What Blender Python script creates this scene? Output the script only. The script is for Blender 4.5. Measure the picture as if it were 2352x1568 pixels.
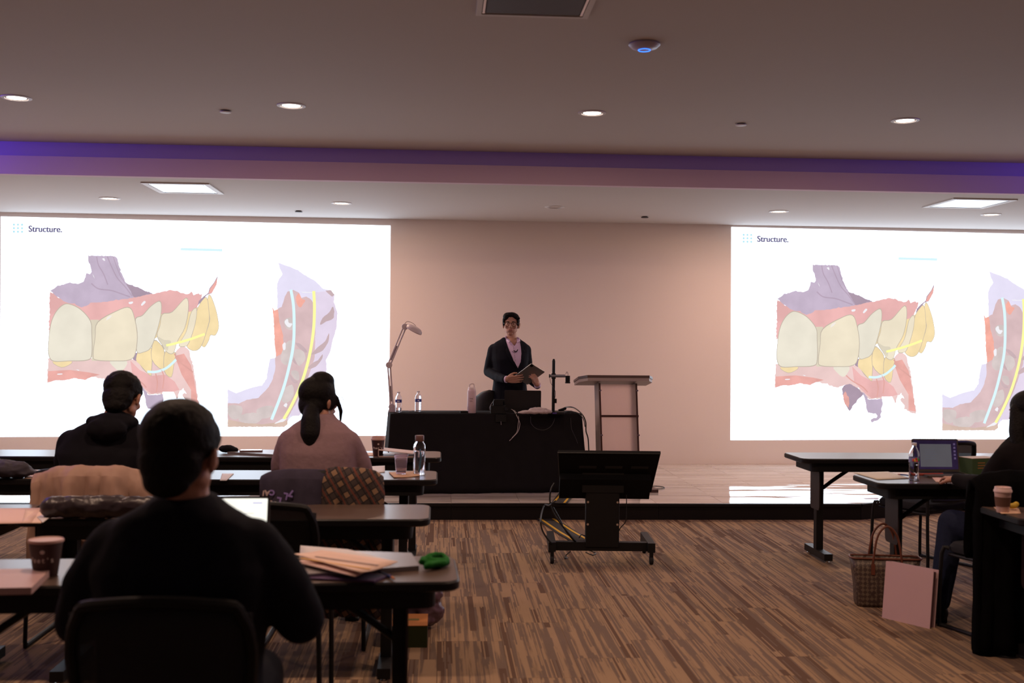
import bpy, bmesh, math, random
from mathutils import Vector, Matrix, Euler, noise
from mathutils.bvhtree import BVHTree
for o in list(bpy.data.objects): bpy.data.objects.remove(o)
random.seed(7)
S = bpy.context.scene
COL = S.collection
PI = math.pi
R_ = math.radians

# ------------------------------------------------------------------ camera
F_PX, PSI, ROLL, HCAM = 2550.0, math.atan(166/2550), 0.0104, 1.54
FW = Vector((math.sin(PSI), math.cos(PSI), 0)); RT = Vector((math.cos(PSI), -math.sin(PSI), 0)); UP = Vector((0, 0, 1))
CXV = RT*math.cos(ROLL) + UP*math.sin(ROLL); CYV = UP*math.cos(ROLL) - RT*math.sin(ROLL)
CAM = Vector((0, 0, HCAM))
cd = bpy.data.cameras.new('camera'); cam = bpy.data.objects.new('camera', cd); COL.objects.link(cam)
cam.matrix_world = Matrix(((CXV.x, CYV.x, -FW.x, CAM.x), (CXV.y, CYV.y, -FW.y, CAM.y), (CXV.z, CYV.z, -FW.z, CAM.z), (0, 0, 0, 1)))
cd.sensor_width = 36; cd.lens = F_PX*36/2352; cd.clip_start = .05; cd.clip_end = 60
cd.dof.use_dof = True; cd.dof.focus_distance = 10.6; cd.dof.aperture_fstop = 3.0
S.camera = cam

# ------------------------------------------------------------------ world, exposure
w = bpy.data.worlds.new('world'); S.world = w; w.use_nodes = True
w.node_tree.nodes['Background'].inputs[0].default_value = (.5, .42, .5, 1); w.node_tree.nodes['Background'].inputs[1].default_value = .02
S.view_settings.view_transform = 'Standard'; S.view_settings.look = 'None'; S.view_settings.gamma = 1; S.view_settings.use_curve_mapping = False
S.view_settings.exposure = 0.0
SLIDE_GAIN = 3.3          # brightness of the projected white
DOWN_W = 7.5           # strength of each hall downlight
DOWN_STAGE = 16.0        # and of each small stage downlight
DOWN_RGB = (1.0, .66, .47)

def at(x, y, z=None, Y=None, d=None):
    """a photograph pixel to a point of the room: on height z, on wall depth Y, or at distance d"""
    D = FW + CXV*((x-1176)/F_PX) - CYV*((y-784)/F_PX)
    t = (z-HCAM)/D.z if z is not None else (Y/D.y if Y is not None else d)
    return CAM + D*t

# ------------------------------------------------------------------ materials
MATS = {}
def mat(name, col, rough=.6, metal=0, var=0.0, scale=8, bump=0, emit=None, trans=0, spec=.5, coat=0, ior=1.45):
    if name in MATS: return MATS[name]
    m = bpy.data.materials.new(name); m.use_nodes = True; nt = m.node_tree; p = nt.nodes['Principled BSDF']
    p.inputs['Base Color'].default_value = (*col, 1); p.inputs['Roughness'].default_value = rough; p.inputs['Metallic'].default_value = metal
    p.inputs['Specular IOR Level'].default_value = spec if rough < .72 else spec*.25; p.inputs['Transmission Weight'].default_value = trans; p.inputs['IOR'].default_value = ior
    p.inputs['Coat Weight'].default_value = coat
    if emit: p.inputs['Emission Color'].default_value = (*emit[0], 1); p.inputs['Emission Strength'].default_value = emit[1]
    tc = nt.nodes.new('ShaderNodeTexCoord')
    n = nt.nodes.new('ShaderNodeTexNoise'); n.inputs['Scale'].default_value = scale; n.inputs['Detail'].default_value = 4
    nt.links.new(tc.outputs['Object'], n.inputs['Vector'])
    if var:
        mx = nt.nodes.new('ShaderNodeMix'); mx.data_type = 'RGBA'
        mx.inputs[6].default_value = (*[c*(1-var) for c in col], 1); mx.inputs[7].default_value = (*[min(1, c*(1+var)) for c in col], 1)
        nt.links.new(n.outputs['Fac'], mx.inputs[0]); nt.links.new(mx.outputs[2], p.inputs['Base Color'])
    if bump:
        b = nt.nodes.new('ShaderNodeBump'); b.inputs['Strength'].default_value = bump; b.inputs['Distance'].default_value = .01
        nt.links.new(n.outputs['Fac'], b.inputs['Height']); nt.links.new(b.outputs['Normal'], p.inputs['Normal'])
    MATS[name] = m; return m
def emitter(name, col, s, var=0, scale=6):
    if name in MATS: return MATS[name]
    m = bpy.data.materials.new(name); m.use_nodes = True; nt = m.node_tree; nt.nodes.clear()
    o = nt.nodes.new('ShaderNodeOutputMaterial'); e = nt.nodes.new('ShaderNodeEmission'); nt.links.new(e.outputs[0], o.inputs[0])
    e.inputs[0].default_value = (*col, 1); e.inputs[1].default_value = s
    if var:
        tc = nt.nodes.new('ShaderNodeTexCoord'); n = nt.nodes.new('ShaderNodeTexNoise'); n.inputs['Scale'].default_value = scale; n.inputs['Detail'].default_value = 3
        nt.links.new(tc.outputs['Object'], n.inputs['Vector'])
        mx = nt.nodes.new('ShaderNodeMix'); mx.data_type = 'RGBA'
        mx.inputs[6].default_value = (*[c*(1-var) for c in col], 1); mx.inputs[7].default_value = (*[c*(1+var*.5) for c in col], 1)
        mr = nt.nodes.new('ShaderNodeMapRange'); mr.inputs[1].default_value = .35; mr.inputs[2].default_value = .65
        nt.links.new(n.outputs['Fac'], mr.inputs[0]); nt.links.new(mr.outputs[0], mx.inputs[0]); nt.links.new(mx.outputs[2], e.inputs[0])
    MATS[name] = m; return m
def srgb(r, g, b):
    f = lambda c: (c/255/12.92 if c/255 <= .04045 else ((c/255+.055)/1.055)**2.4)
    return (f(r), f(g), f(b))

BLACK = mat('black_plastic', (.006, .006, .0065), .5, var=.2, spec=.25)
BLACKM = mat('black_metal', (.009, .0085, .009), .5, .1, var=.2, spec=.3)
CHROME = mat('chrome', (.7, .7, .72), .2, 1, var=.05)
RUBBER = mat('rubber', (.01, .01, .012), .7, var=.2)

# ------------------------------------------------------------------ mesh builder
class MB:
    def __init__(s, M=None): s.v = []; s.f = []; s.m = []; s.M = M or Matrix.Identity(4); s.mi = 0
    def add(s, vs, fs):
        n = len(s.v); s.v += [tuple(s.M @ Vector(v)) for v in vs]; s.f += [tuple(i+n for i in f) for f in fs]; s.m += [s.mi]*len(fs); return s
    def box(s, x0, x1, y0, y1, z0, z1):
        return s.add([(x, y, z) for z in (z0, z1) for y in (y0, y1) for x in (x0, x1)], [(0, 2, 3, 1), (4, 5, 7, 6), (0, 1, 5, 4), (2, 6, 7, 3), (0, 4, 6, 2), (1, 3, 7, 5)])
    def cbox(s, c, d, rot=None):
        M0 = s.M; s.M = M0 @ Matrix.Translation(c) @ (rot.to_matrix().to_4x4() if rot else Matrix.Identity(4)); a, b, e = d[0]/2, d[1]/2, d[2]/2
        s.box(-a, a, -b, b, -e, e); s.M = M0; return s
    def rings(s, R, cap=True, closed=True):
        n = len(R[0]); vs = [p for r in R for p in r]; fs = []
        for k in range(len(R)-1):
            for i in range(n if closed else n-1):
                j = (i+1) % n; fs.append((k*n+i, k*n+j, (k+1)*n+j, (k+1)*n+i))
        if cap: fs.append(tuple(reversed(range(n)))); fs.append(tuple((len(R)-1)*n+i for i in range(n)))
        return s.add(vs, fs)
    def lathe(s, prof, c=(0, 0, 0), n=24, ax='z'):
        R = []
        for r, z in prof:
            ring = []
            for i in range(n):
                a = 2*PI*i/n; p = (r*math.cos(a), r*math.sin(a), z)
                if ax == 'x': p = (p[2], p[0], p[1])
                if ax == 'y': p = (p[1], p[2], p[0])
                ring.append((c[0]+p[0], c[1]+p[1], c[2]+p[2]))
            R.append(ring)
        return s.rings(R)
    def tube(s, pts, r, n=8, smooth=0):
        pts = [Vector(p) for p in pts]
        if smooth: pts = spline(pts, smooth)
        R = []; ref = None
        for i, p in enumerate(pts):
            t = (pts[min(i+1, len(pts)-1)]-pts[max(i-1, 0)]).normalized()
            if ref is None: ref = Vector((0, 0, 1)) if abs(t.z) < .9 else Vector((1, 0, 0))
            u = t.cross(ref).normalized(); v = u.cross(t).normalized(); ref = v
            rr = r[i] if isinstance(r, (list, tuple)) and not smooth else (r if not isinstance(r, (list, tuple)) else r[0])
            R.append([p+u*rr*math.cos(2*PI*k/n)+v*rr*math.sin(2*PI*k/n) for k in range(n)])
        return s.rings(R)
    def prism(s, poly, z0, z1):
        n = len(poly); return s.rings([[(x, y, z0) for x, y in poly], [(x, y, z1) for x, y in poly]])
    def ell(s, c, r, rot=None, n=16, m=10):
        M0 = s.M; s.M = M0 @ Matrix.Translation(c) @ (Euler(rot).to_matrix().to_4x4() if rot else Matrix.Identity(4))
        if isinstance(r, (int, float)): r = (r, r, r)
        R = []
        for k in range(m+1):
            a = -PI/2+PI*k/m; q = max(math.cos(a), .02)
            R.append([(r[0]*q*math.cos(2*PI*i/n), r[1]*q*math.sin(2*PI*i/n), r[2]*math.sin(a)) for i in range(n)])
        s.rings(R); s.M = M0; return s
    def limb(s, js, n=12):
        js = [(Vector(p), r) for p, r in js]
        for p, r in js: s.ell(p, r, n=n, m=8)
        for (a, ra), (b, rb) in zip(js, js[1:]):
            if (b-a).length > .002: s.tube([a, b], [ra, rb], n=n)
        return s
    def build(s, name, m=None, parent=None, smooth=True, loc=None, label=None):
        me = bpy.data.meshes.new(name); me.from_pydata(s.v, [], s.f); me.validate()
        ms = m if isinstance(m, (list, tuple)) else [m]
        for k in ms:
            if k: me.materials.append(k)
        if len(ms) > 1 and len(me.polygons) == len(s.m): me.polygons.foreach_set('material_index', s.m)
        bm = bmesh.new(); bm.from_mesh(me); bmesh.ops.recalc_face_normals(bm, faces=bm.faces); bm.to_mesh(me); bm.free()
        if smooth:
            me.polygons.foreach_set('use_smooth', [True]*len(me.polygons))
            try: me.set_sharp_from_angle(angle=R_(40))
            except Exception: pass
        o = bpy.data.objects.new(name, me); COL.objects.link(o)
        if parent: o.parent = parent
        if loc: o.location = loc
        if label: o['label'] = label
        return o
def spline(pts, k):
    out = []; P = [pts[0]]+list(pts)+[pts[-1]]
    for i in range(1, len(P)-2):
        p0, p1, p2, p3 = P[i-1], P[i], P[i+1], P[i+2]
        for j in range(k):
            t = j/k; out.append(.5*((2*p1)+(p2-p0)*t+(2*p0-5*p1+4*p2-p3)*t*t+(3*p1-p0-3*p2+p3)*t**3))
    out.append(P[-2]); return out
def rrect(w_, h_, r, n=5, cx=0, cy=0):
    out = []
    for sx, sy, a0 in ((1, 1, 0), (-1, 1, PI/2), (-1, -1, PI), (1, -1, 3*PI/2)):
        for i in range(n+1):
            a = a0+PI/2*i/n; out.append((cx+sx*(w_/2-r)+r*math.cos(a), cy+sy*(h_/2-r)+r*math.sin(a)))
    return out
def mods(o, *ms):
    """apply modifiers and keep the result as a plain mesh"""
    for k, kw in ms:
        md = o.modifiers.new(k, k)
        for a, b in kw.items(): setattr(md, a, b)
    dg = bpy.context.evaluated_depsgraph_get(); dg.update(); ev = o.evaluated_get(dg); me = bpy.data.meshes.new_from_object(ev)
    o.modifiers.clear(); old = o.data; o.data = me; me.name = old.name
    me.polygons.foreach_set('use_smooth', [True]*len(me.polygons)); return o
TEX = {}
def cloud(sz):
    if sz not in TEX:
        t = bpy.data.textures.new('clouds', 'CLOUDS'); t.noise_scale = sz; t.noise_depth = 2; TEX[sz] = t
    return TEX[sz]
def organic(o, vox=.006, sm=4, disp=0, sz=.12, dec=None):
    l = [('REMESH', dict(mode='VOXEL', voxel_size=vox)), ('SMOOTH', dict(factor=.5, iterations=sm))]
    if disp: l.append(('DISPLACE', dict(texture=cloud(sz), strength=disp, mid_level=.5)))
    if dec: l.append(('DECIMATE', dict(ratio=dec)))
    return mods(o, *l)
def tag(o, label=None, cat=None, group=None, kind=None):
    if label: o['label'] = label
    if cat: o['category'] = cat
    if group: o['group'] = group
    if kind: o['kind'] = kind
    return o
def empty(name, loc=(0, 0, 0), rz=0, label=None, cat=None, group=None):
    o = bpy.data.objects.new(name, None); COL.objects.link(o); o.location = loc; o.rotation_euler = (0, 0, rz); o.empty_display_size = .1
    return tag(o, label, cat, group)
def copy_tree(o, parent=None):
    c = o.copy(); COL.objects.link(c)
    if parent: c.parent = parent
    for ch in list(o.children): copy_tree(ch, c)
    return c
def cam_yaw(): return -PSI

# ================================================================== SETTING
XL, XR, YB, YW = -5.3, 8.2, -3.0, 12.71
YE, ZS = 9.58, .14         # stage edge, stage height
ZC1, ZC2 = 3.2, 2.92       # main ceiling, stage ceiling
WALL = mat('wall_paint', (.76, .665, .63), .75, var=.02, scale=1.2, bump=.05)
CEIL = mat('ceiling_paint', (.53, .485, .46), .8, var=.02, scale=.8)
def struct(o): o['kind'] = 'structure'; return o
struct(MB().box(XL, XR, YW, YW+.12, -.1, 3.4).build('wall_front', WALL, smooth=False))
struct(MB().box(XL-.12, XL, YB, YW, -.1, 3.4).build('wall_left', WALL, smooth=False))
struct(MB().box(XR, XR+.12, YB, YW, -.1, 3.4).build('wall_right', WALL, smooth=False))
struct(MB().box(XL, XR, YB-.12, YB, -.1, 3.4).build('wall_back', WALL, smooth=False))
# ceiling slab with pockets is kept simple: two levels and the stepped beam between them
c = MB(); c.box(XL, XR, YB, 9.86, ZC1, ZC1+.1); c.box(XL, XR, 9.70, YW, ZC2, ZC2+.12)
struct(c.build('ceiling', CEIL, smooth=False))
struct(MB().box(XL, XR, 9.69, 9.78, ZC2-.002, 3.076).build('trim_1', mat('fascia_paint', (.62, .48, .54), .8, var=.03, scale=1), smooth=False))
struct(MB().box(XL, XR, 9.72, 9.80, 3.076, ZC1+.01).build('trim_2', mat('upper_fascia_purple_glow', (.42, .33, .60), .8, var=.03, scale=1), smooth=False))  # purple cove light on the upper band is put into its colour
# carpet ------------------------------------------------------------
def carpet_mat():
    m = bpy.data.materials.new('carpet'); m.use_nodes = True; nt = m.node_tree; p = nt.nodes['Principled BSDF']; N = nt.nodes.new; L = nt.links.new
    p.inputs['Roughness'].default_value = .95; p.inputs['Specular IOR Level'].default_value = .1
    g = N('ShaderNodeNewGeometry'); oi = N('ShaderNodeObjectInfo')
    mul = N('ShaderNodeVectorMath'); mul.operation = 'MULTIPLY'; mul.inputs[1].default_value = (1, 1, 0); L(g.outputs['Position'], mul.inputs[0])
    sc = N('ShaderNodeVectorMath'); sc.operation = 'SCALE'; sc.inputs[0].default_value = (17, 31, 9); L(oi.outputs['Random'], sc.inputs['Scale'])
    ad = N('ShaderNodeVectorMath'); ad.operation = 'ADD'; L(mul.outputs[0], ad.inputs[0]); L(sc.outputs[0], ad.inputs[1])
    sep = N('ShaderNodeSeparateXYZ'); L(ad.outputs[0], sep.inputs[0])
    def m_(op, x, y=None, z=None):
        q = N('ShaderNodeMath'); q.operation = op
        for i_, v in enumerate((x, y, z)):
            if v is None: continue
            if isinstance(v, (int, float)): q.inputs[i_].default_value = v
            else: L(v, q.inputs[i_])
        return q.outputs[0]
    def wn(x, y):
        cb = N('ShaderNodeCombineXYZ'); L(x, cb.inputs[0])
        if isinstance(y, (int, float)): cb.inputs[1].default_value = y
        else: L(y, cb.inputs[1])
        n_ = N('ShaderNodeTexWhiteNoise'); n_.noise_dimensions = '2D'; L(cb.outputs[0], n_.inputs['Vector']); return n_.outputs['Value']
    def streak(cw, ln, seed):
        """random value of woven streaks: columns cw wide, pieces about ln long"""
        col = m_('FLOOR', m_('DIVIDE', m_('ADD', sep.outputs[0], seed), cw)); r0 = wn(col, seed)
        row = m_('FLOOR', m_('ADD', m_('DIVIDE', sep.outputs[1], m_('MULTIPLY_ADD', r0, ln*1.4, ln*.4)), m_('MULTIPLY', r0, 37.0)))
        return wn(col, row)
    v1, v2, v3, v4 = streak(.0075, .60, 3.3), streak(.019, .70, 7.7), streak(.034, 1.1, 11.1), streak(.0065, .8, 5.5)
    nv_ = N('ShaderNodeVectorMath'); nv_.operation = 'MULTIPLY'; nv_.inputs[1].default_value = (30, 1.1, 1); L(ad.outputs[0], nv_.inputs[0])
    nn = N('ShaderNodeTexNoise'); nn.inputs['Scale'].default_value = 1; nn.inputs['Detail'].default_value = 5; nn.inputs['Roughness'].default_value = .65; L(nv_.outputs[0], nn.inputs['Vector'])
    def mix(fac, a, b):
        x = N('ShaderNodeMix'); x.data_type = 'RGBA'
        L(fac, x.inputs[0])
        for s_, q in ((6, a), (7, b)):
            if isinstance(q, tuple): x.inputs[s_].default_value = (*q, 1)
            else: L(q, x.inputs[s_])
        return x.outputs[2]
    def step(v, lo_, hi_):
        r_ = N('ShaderNodeMapRange'); r_.inputs[1].default_value = lo_; r_.inputs[2].default_value = hi_; L(v, r_.inputs[0]); return r_.outputs[0]
    tan, mid, gray, dark = (.315, .208, .128), (.245, .160, .100), (.165, .113, .085), (.120, .070, .047)
    t_ = m_('ADD', nn.outputs['Fac'], m_('MULTIPLY', m_('SUBTRACT', v2, .5), .22))
    cc = mix(step(t_, .46, .50), gray, mid)
    cc = mix(step(t_, .50, .56), cc, tan)
    cc = mix(m_('LESS_THAN', v3, .15), cc, dark)
    cc = mix(m_('LESS_THAN', v1, .16), cc, gray)
    dd = mix(m_('LESS_THAN', v4, .12), cc, tan)
    L(dd, p.inputs['Base Color'])
    nb = N('ShaderNodeTexNoise'); nb.inputs['Scale'].default_value = 260; L(g.outputs['Position'], nb.inputs['Vector'])
    bp = N('ShaderNodeBump'); bp.inputs['Strength'].default_value = .35; bp.inputs['Distance'].default_value = .004
    L(nb.outputs['Fac'], bp.inputs['Height']); L(bp.outputs['Normal'], p.inputs['Normal']); return m
CARPET = carpet_mat()
floor = struct(MB().box(XL, XR, YB, YW, -.1, -.004).build('floor', CARPET, smooth=False))
PW, PL = .333, 1.0
pm = MB().box(-PW/2+.0008, PW/2-.0008, -PL/2+.0008, PL/2-.0008, -.004, 0).build('carpet_plank', CARPET, floor, smooth=False)
first = True
for i in range(-13, 17):
    off = (0, .37, .68)[i % 3]
    for j in range(0, 9):
        x, y = .17+i*PW, 1.2+off+j*PL
        if y > 9.95 or y+PL/2 < 2.0: continue
        if abs((x-y*.065))-.8 > y*.47: continue
        if y+PL/2 > 9.7:      # cut against the stage
            if y-PL/2 > 9.55: continue
            yy0, yy1 = y-PL/2, 9.66
            b = MB().box(x-PW/2+.0008, x+PW/2-.0008, yy0+.0008, yy1, -.004, 0).build('carpet_plank', CARPET, floor, smooth=False); continue
        if first: pm.location = (x, y, 0); first = False; continue
        b = pm.copy(); COL.objects.link(b); b.location = (x, y, 0)
# stage -------------------------------------------------------------
BSTG = mat('stage_skirting', (.009, .007, .007), .5, var=.2, scale=6, spec=.2)
ex, ey = 3.72, YE
x2, y2 = XR, YE+.44*(XR-ex)
GROUT = mat('grout', (.30, .26, .24), .8, var=.1)
poly = [(XL, ey+.01), (ex, ey+.01), (x2, y2+.01), (x2, YW), (XL, YW)]
stage = struct(MB().prism(poly, 0, ZS-.006).build('trim_3', GROUT, smooth=False))
tag(stage, 'low stage platform under polished stone tiles')
def lip(a, b, m_):
    a, b = Vector((*a, 0)), Vector((*b, 0)); t = (b-a).normalized(); n = Vector((t.y, -t.x, 0)); o_ = MB()
    def strip(d0, d1, z0, z1): o_.prism([(a+n*d0).xy[:], (b+n*d0).xy[:], (b+n*d1).xy[:], (a+n*d1).xy[:]], z0, z1)
    strip(0, .012, 0, ZS-.022); strip(-.012, .03, ZS-.022, ZS+.001)
    return o_.build('skirting_board', m_, stage, smooth=False)
for i in range(5):
    xa = XL+(ex-XL)*i/5; xb = XL+(ex-XL)*(i+1)/5; lip((xa+.002, ey), (xb-.001, ey), BSTG)
lip((ex, ey), (x2, y2), BSTG)
tm = bpy.data.materials.new('polished_stone_tile'); tm.use_nodes = True; nt = tm.node_tree; p = nt.nodes['Principled BSDF']
p.inputs['Roughness'].default_value = .045; p.inputs['IOR'].default_value = 1.6; p.inputs['Specular IOR Level'].default_value = .6
g = nt.nodes.new('ShaderNodeNewGeometry'); oi = nt.nodes.new('ShaderNodeObjectInfo')
vm = nt.nodes.new('ShaderNodeVectorMath'); vm.operation = 'MULTIPLY'; vm.inputs[1].default_value = (1.2, 9, 1); nt.links.new(g.outputs['Position'], vm.inputs[0])
va = nt.nodes.new('ShaderNodeVectorMath'); va.operation = 'ADD'; sc = nt.nodes.new('ShaderNodeVectorMath'); sc.operation = 'SCALE'; sc.inputs[0].default_value = (11, 7, 5)
nt.links.new(oi.outputs['Random'], sc.inputs['Scale']); nt.links.new(vm.outputs[0], va.inputs[0]); nt.links.new(sc.outputs[0], va.inputs[1])
n = nt.nodes.new('ShaderNodeTexNoise'); n.inputs['Scale'].default_value = 1.0; n.inputs['Detail'].default_value = 6; nt.links.new(va.outputs[0], n.inputs['Vector'])
r = nt.nodes.new('ShaderNodeValToRGB'); r.color_ramp.elements[0].position = .3; r.color_ramp.elements[0].color = (.40, .33, .29, 1); r.color_ramp.elements[1].position = .6; r.color_ramp.elements[1].color = (.60, .53, .48, 1)
nt.links.new(n.outputs['Fac'], r.inputs['Fac']); nt.links.new(r.outputs['Color'], p.inputs['Base Color'])
n2 = nt.nodes.new('ShaderNodeTexNoise'); n2.inputs['Scale'].default_value = 1.0; n2.inputs['Detail'].default_value = 2; vm2 = nt.nodes.new('ShaderNodeVectorMath'); vm2.operation = 'MULTIPLY'; vm2.inputs[1].default_value = (.7, 2.2, 1); nt.links.new(g.outputs['Position'], vm2.inputs[0]); nt.links.new(vm2.outputs[0], n2.inputs['Vector'])
bp = nt.nodes.new('ShaderNodeBump'); bp.inputs['Strength'].default_value = .8; bp.inputs['Distance'].default_value = .022; nt.links.new(n2.outputs['Fac'], bp.inputs['Height']); nt.links.new(bp.outputs['Normal'], p.inputs['Normal'])
ys = [YE+.012, 10.09, 10.63, 11.17, 11.71, 12.25, YW]
k0 = int((XL-.114)/.597)-1
meshes = {}
for i in range(k0, 15):
    xa, xb = .114+.597*i, .114+.597*(i+1)
    xa, xb = max(xa, XL), min(xb, XR)
    if xb-xa < .02: continue
    for j in range(6):
        ya, yb = ys[j], ys[j+1]; g_ = .0016
        def ylow(x): return ey if x < ex else ey+.44*(x-ex)
        la, lb = max(ya, ylow(xa)+.012), max(ya, ylow(xb)+.012)
        if la >= yb-.01 and lb >= yb-.01: continue
        P = [(xa+g_, min(la+g_, yb-.005)), (xb-g_, min(lb+g_, yb-.005)), (xb-g_, yb-g_), (xa+g_, yb-g_)]
        if la > ya or lb > ya or xb-xa < .59:
            t_ = MB().prism(P, ZS-.008, ZS).build('stone_tile', tm, stage, smooth=False)
        else:
            if j not in meshes:
                cx_, cy_ = (xa+xb)/2, (ya+yb)/2
                q = MB().prism([(x-cx_, y-cy_) for x, y in P], ZS-.008, ZS).build('stone_tile', tm, stage, smooth=False); q.location = (cx_, cy_, 0); meshes[j] = q; t_ = q
            else: t_ = meshes[j].copy(); COL.objects.link(t_); t_.location = ((xa+xb)/2, (ya+yb)/2, 0)
        if la <= ya and lb <= ya: t_.rotation_euler = (random.gauss(0, .0016), random.gauss(0, .0008), 0)

# ================================================================== PROJECTED SLIDES
def zA(p): return (p[0]/3.7333, 560+p[1]/3.7333)          # survey crops of the left slide
def zB(p): return (500+p[0]/3.7333, 580+p[1]/3.7333)
def idn(p): return p
SO = at(450, 750, Y=YW)
slide = empty('projected_slide', (SO.x, YW, SO.z), 0, 'bright projected dental slide on the wall left of the speaker', 'projection')
def sl(p): q = at(p[0], p[1], Y=YW); return (q.x-SO.x, q.z-SO.z)
def flat(polys, tf, lay, jag=0):
    o_ = MB()
    for k, (mi, P) in enumerate(polys):
        Q = [sl(tf(q)) for q in P]
        if jag:
            R2 = []
            for i in range(len(Q)):
                a, b = Vector(Q[i]), Vector(Q[(i+1) % len(Q)]); n_ = max(1, int((b-a).length/.02))
                for s_ in range(n_):
                    c_ = a.lerp(b, s_/n_); R2.append((c_.x+random.gauss(0, jag), c_.y+random.gauss(0, jag)))
            Q = R2
        o_.mi = mi; d = -(lay+k*.0006); bm = bmesh.new(); vs = [bm.verts.new((x, d, z)) for x, z in Q]
        es = [bm.edges.new((vs[i], vs[(i+1) % len(vs)])) for i in range(len(vs))]
        bmesh.ops.triangle_fill(bm, use_beauty=True, edges=es); bm.verts.index_update()
        o_.add([v.co[:] for v in bm.verts], [tuple(v.index for v in f.verts) for f in bm.faces]); bm.free()
    return o_
def sm(pts, k=4):
    P = [Vector((x, y, 0)) for x, y in pts]; n_ = len(P); out = []
    for i in range(n_):
        p0, p1, p2, p3 = P[i-1], P[i], P[(i+1) % n_], P[(i+2) % n_]
        for j in range(k):
            t = j/k; v = .5*((2*p1)+(p2-p0)*t+(2*p0-5*p1+4*p2-p3)*t*t+(3*p1-p0-3*p2+p3)*t**3); out.append((v.x, v.y))
    return out
EW = emitter('slide_white', (.80, .93, 1.08), SLIDE_GAIN)
b_ = flat([(0, [(2, 497), (897, 518), (893, 1000), (0, 1003)])], idn, .002).build('slide_background', EW, slide, smooth=False)
def e_(n_, r, g, b, var=.05, sc_=5): return emitter('slide_'+n_, srgb(r, g, b), 1.0, var, sc_)
E_MAUVE, E_MAUVE2, E_GUM, E_GUM2, E_GUM3 = e_('mauve', 201, 184, 205, .07), e_('mauve_dark', 176, 155, 172, .06), e_('gum', 238, 184, 182, .10, 3), e_('gum_light', 241, 208, 205, .07, 3), e_('gum_salmon', 238, 176, 168, .10, 6)
E_T1, E_T2, E_T3, E_T4 = e_('tooth_ivory', 238, 231, 214, .06, 3), e_('tooth_cream', 242, 230, 205, .06, 3), e_('tooth_yellow', 250, 226, 176, .09, 4), e_('tooth_shade', 226, 216, 194, .05)
E_LINE, E_CY, E_YE = e_('outline', 196, 184, 168, 0), e_('cyan', 222, 250, 255, 0), e_('yellow', 255, 255, 168, 0)
E_TXT, E_DOT, E_BAR = e_('text', 98, 88, 126, 0), e_('dots', 180, 232, 248, 0), e_('bar', 218, 248, 255, 0)
E_FNT = e_('faint_text', 246, 247, 251, 0)
MS = [E_MAUVE, E_MAUVE2, E_GUM, E_GUM2, E_GUM3, E_T1, E_T2, E_T3, E_T4, E_LINE]
gum_up = [(428, 400), (470, 435), (520, 470), (560, 500), (640, 515), (700, 545), (745, 530), (780, 505), (900, 498), (1000, 480), (1150, 462), (1240, 440), (1310, 428), (1400, 408), (1450, 395), (1520, 400), (1560, 425), (1610, 432), (1640, 410), (1660, 440), (1700, 420), (1732, 430), (1728, 470), (1690, 545), (1640, 600), (1500, 700), (1300, 760), (800, 760), (420, 760)]
mauve_up = [(760, 100), (990, 104), (1012, 130), (1030, 200), (1050, 270), (1080, 335), (1150, 362), (1230, 395), (1310, 428), (1200, 500), (1000, 520), (760, 560), (600, 540), (430, 400), (500, 355), (600, 332), (680, 340), (716, 322), (745, 250), (772, 255), (786, 240), (776, 190), (758, 145)]
mauve_fold = [(1082, 338), (1150, 362), (1230, 395), (1310, 428), (1240, 440), (1150, 462), (1120, 410)]
gum_lo = [(414, 980), (620, 960), (820, 985), (1120, 990), (1150, 985), (1200, 1010), (1300, 1000), (1500, 930), (1560, 870), (1620, 905), (1640, 980), (1665, 1060), (1670, 1130), (1685, 1200), (1695, 1290), (1704, 1350), (1712, 1418), (1660, 1412), (1600, 1380), (1605, 1350), (1585, 1330), (1565, 1295), (1580, 1280), (1597, 1283), (1570, 1240), (1545, 1260), (1520, 1330), (1490, 1268), (1400, 1270), (1395, 1285), (1270, 1292), (1250, 1260), (1180, 1195), (1100, 1155), (1060, 1165), (980, 1190), (880, 1155), (790, 1140), (730, 1165), (640, 1150), (560, 1168), (480, 1166), (407, 1190)]
img = flat([(0, mauve_up), (1, mauve_fold), (2, gum_up)], zA, .004, .0035)
lobes = flat([
 (1, [(274.7, 881.1), (280.5, 873.0), (293.3, 868.3), (307.4, 873.2), (325.6, 888.4), (331.2, 892.5), (325.4, 897.3), (312.4, 908.7), (300.0, 926.3), (293.2, 934.2), (285.2, 920.8), (279.1, 907.1)]),
 (4, [(283.8, 886.7), (288.6, 896.2), (293.3, 907.2), (292.2, 926.3), (285.3, 919.4), (280.5, 909.8), (277.9, 897.5)]),
 (0, [(325.6, 888.4), (337.5, 894.0), (339.4, 905.6), (347.9, 907.0), (374.9, 904.5), (376.0, 920.2), (372.4, 927.0), (372.9, 935.2), (369.9, 942.0), (371.5, 948.8), (365.4, 955.5), (355.4, 958.2), (349.0, 961.9), (344.9, 954.7), (353.5, 949.7), (359.8, 950.7), (362.8, 946.0), (358.6, 940.5), (339.5, 937.3), (335.4, 929.4), (334.3, 914.4), (329.6, 900.0)])], idn, .006, .0025)
lo = flat([(3, gum_lo)], zA, .008, .004)
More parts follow.
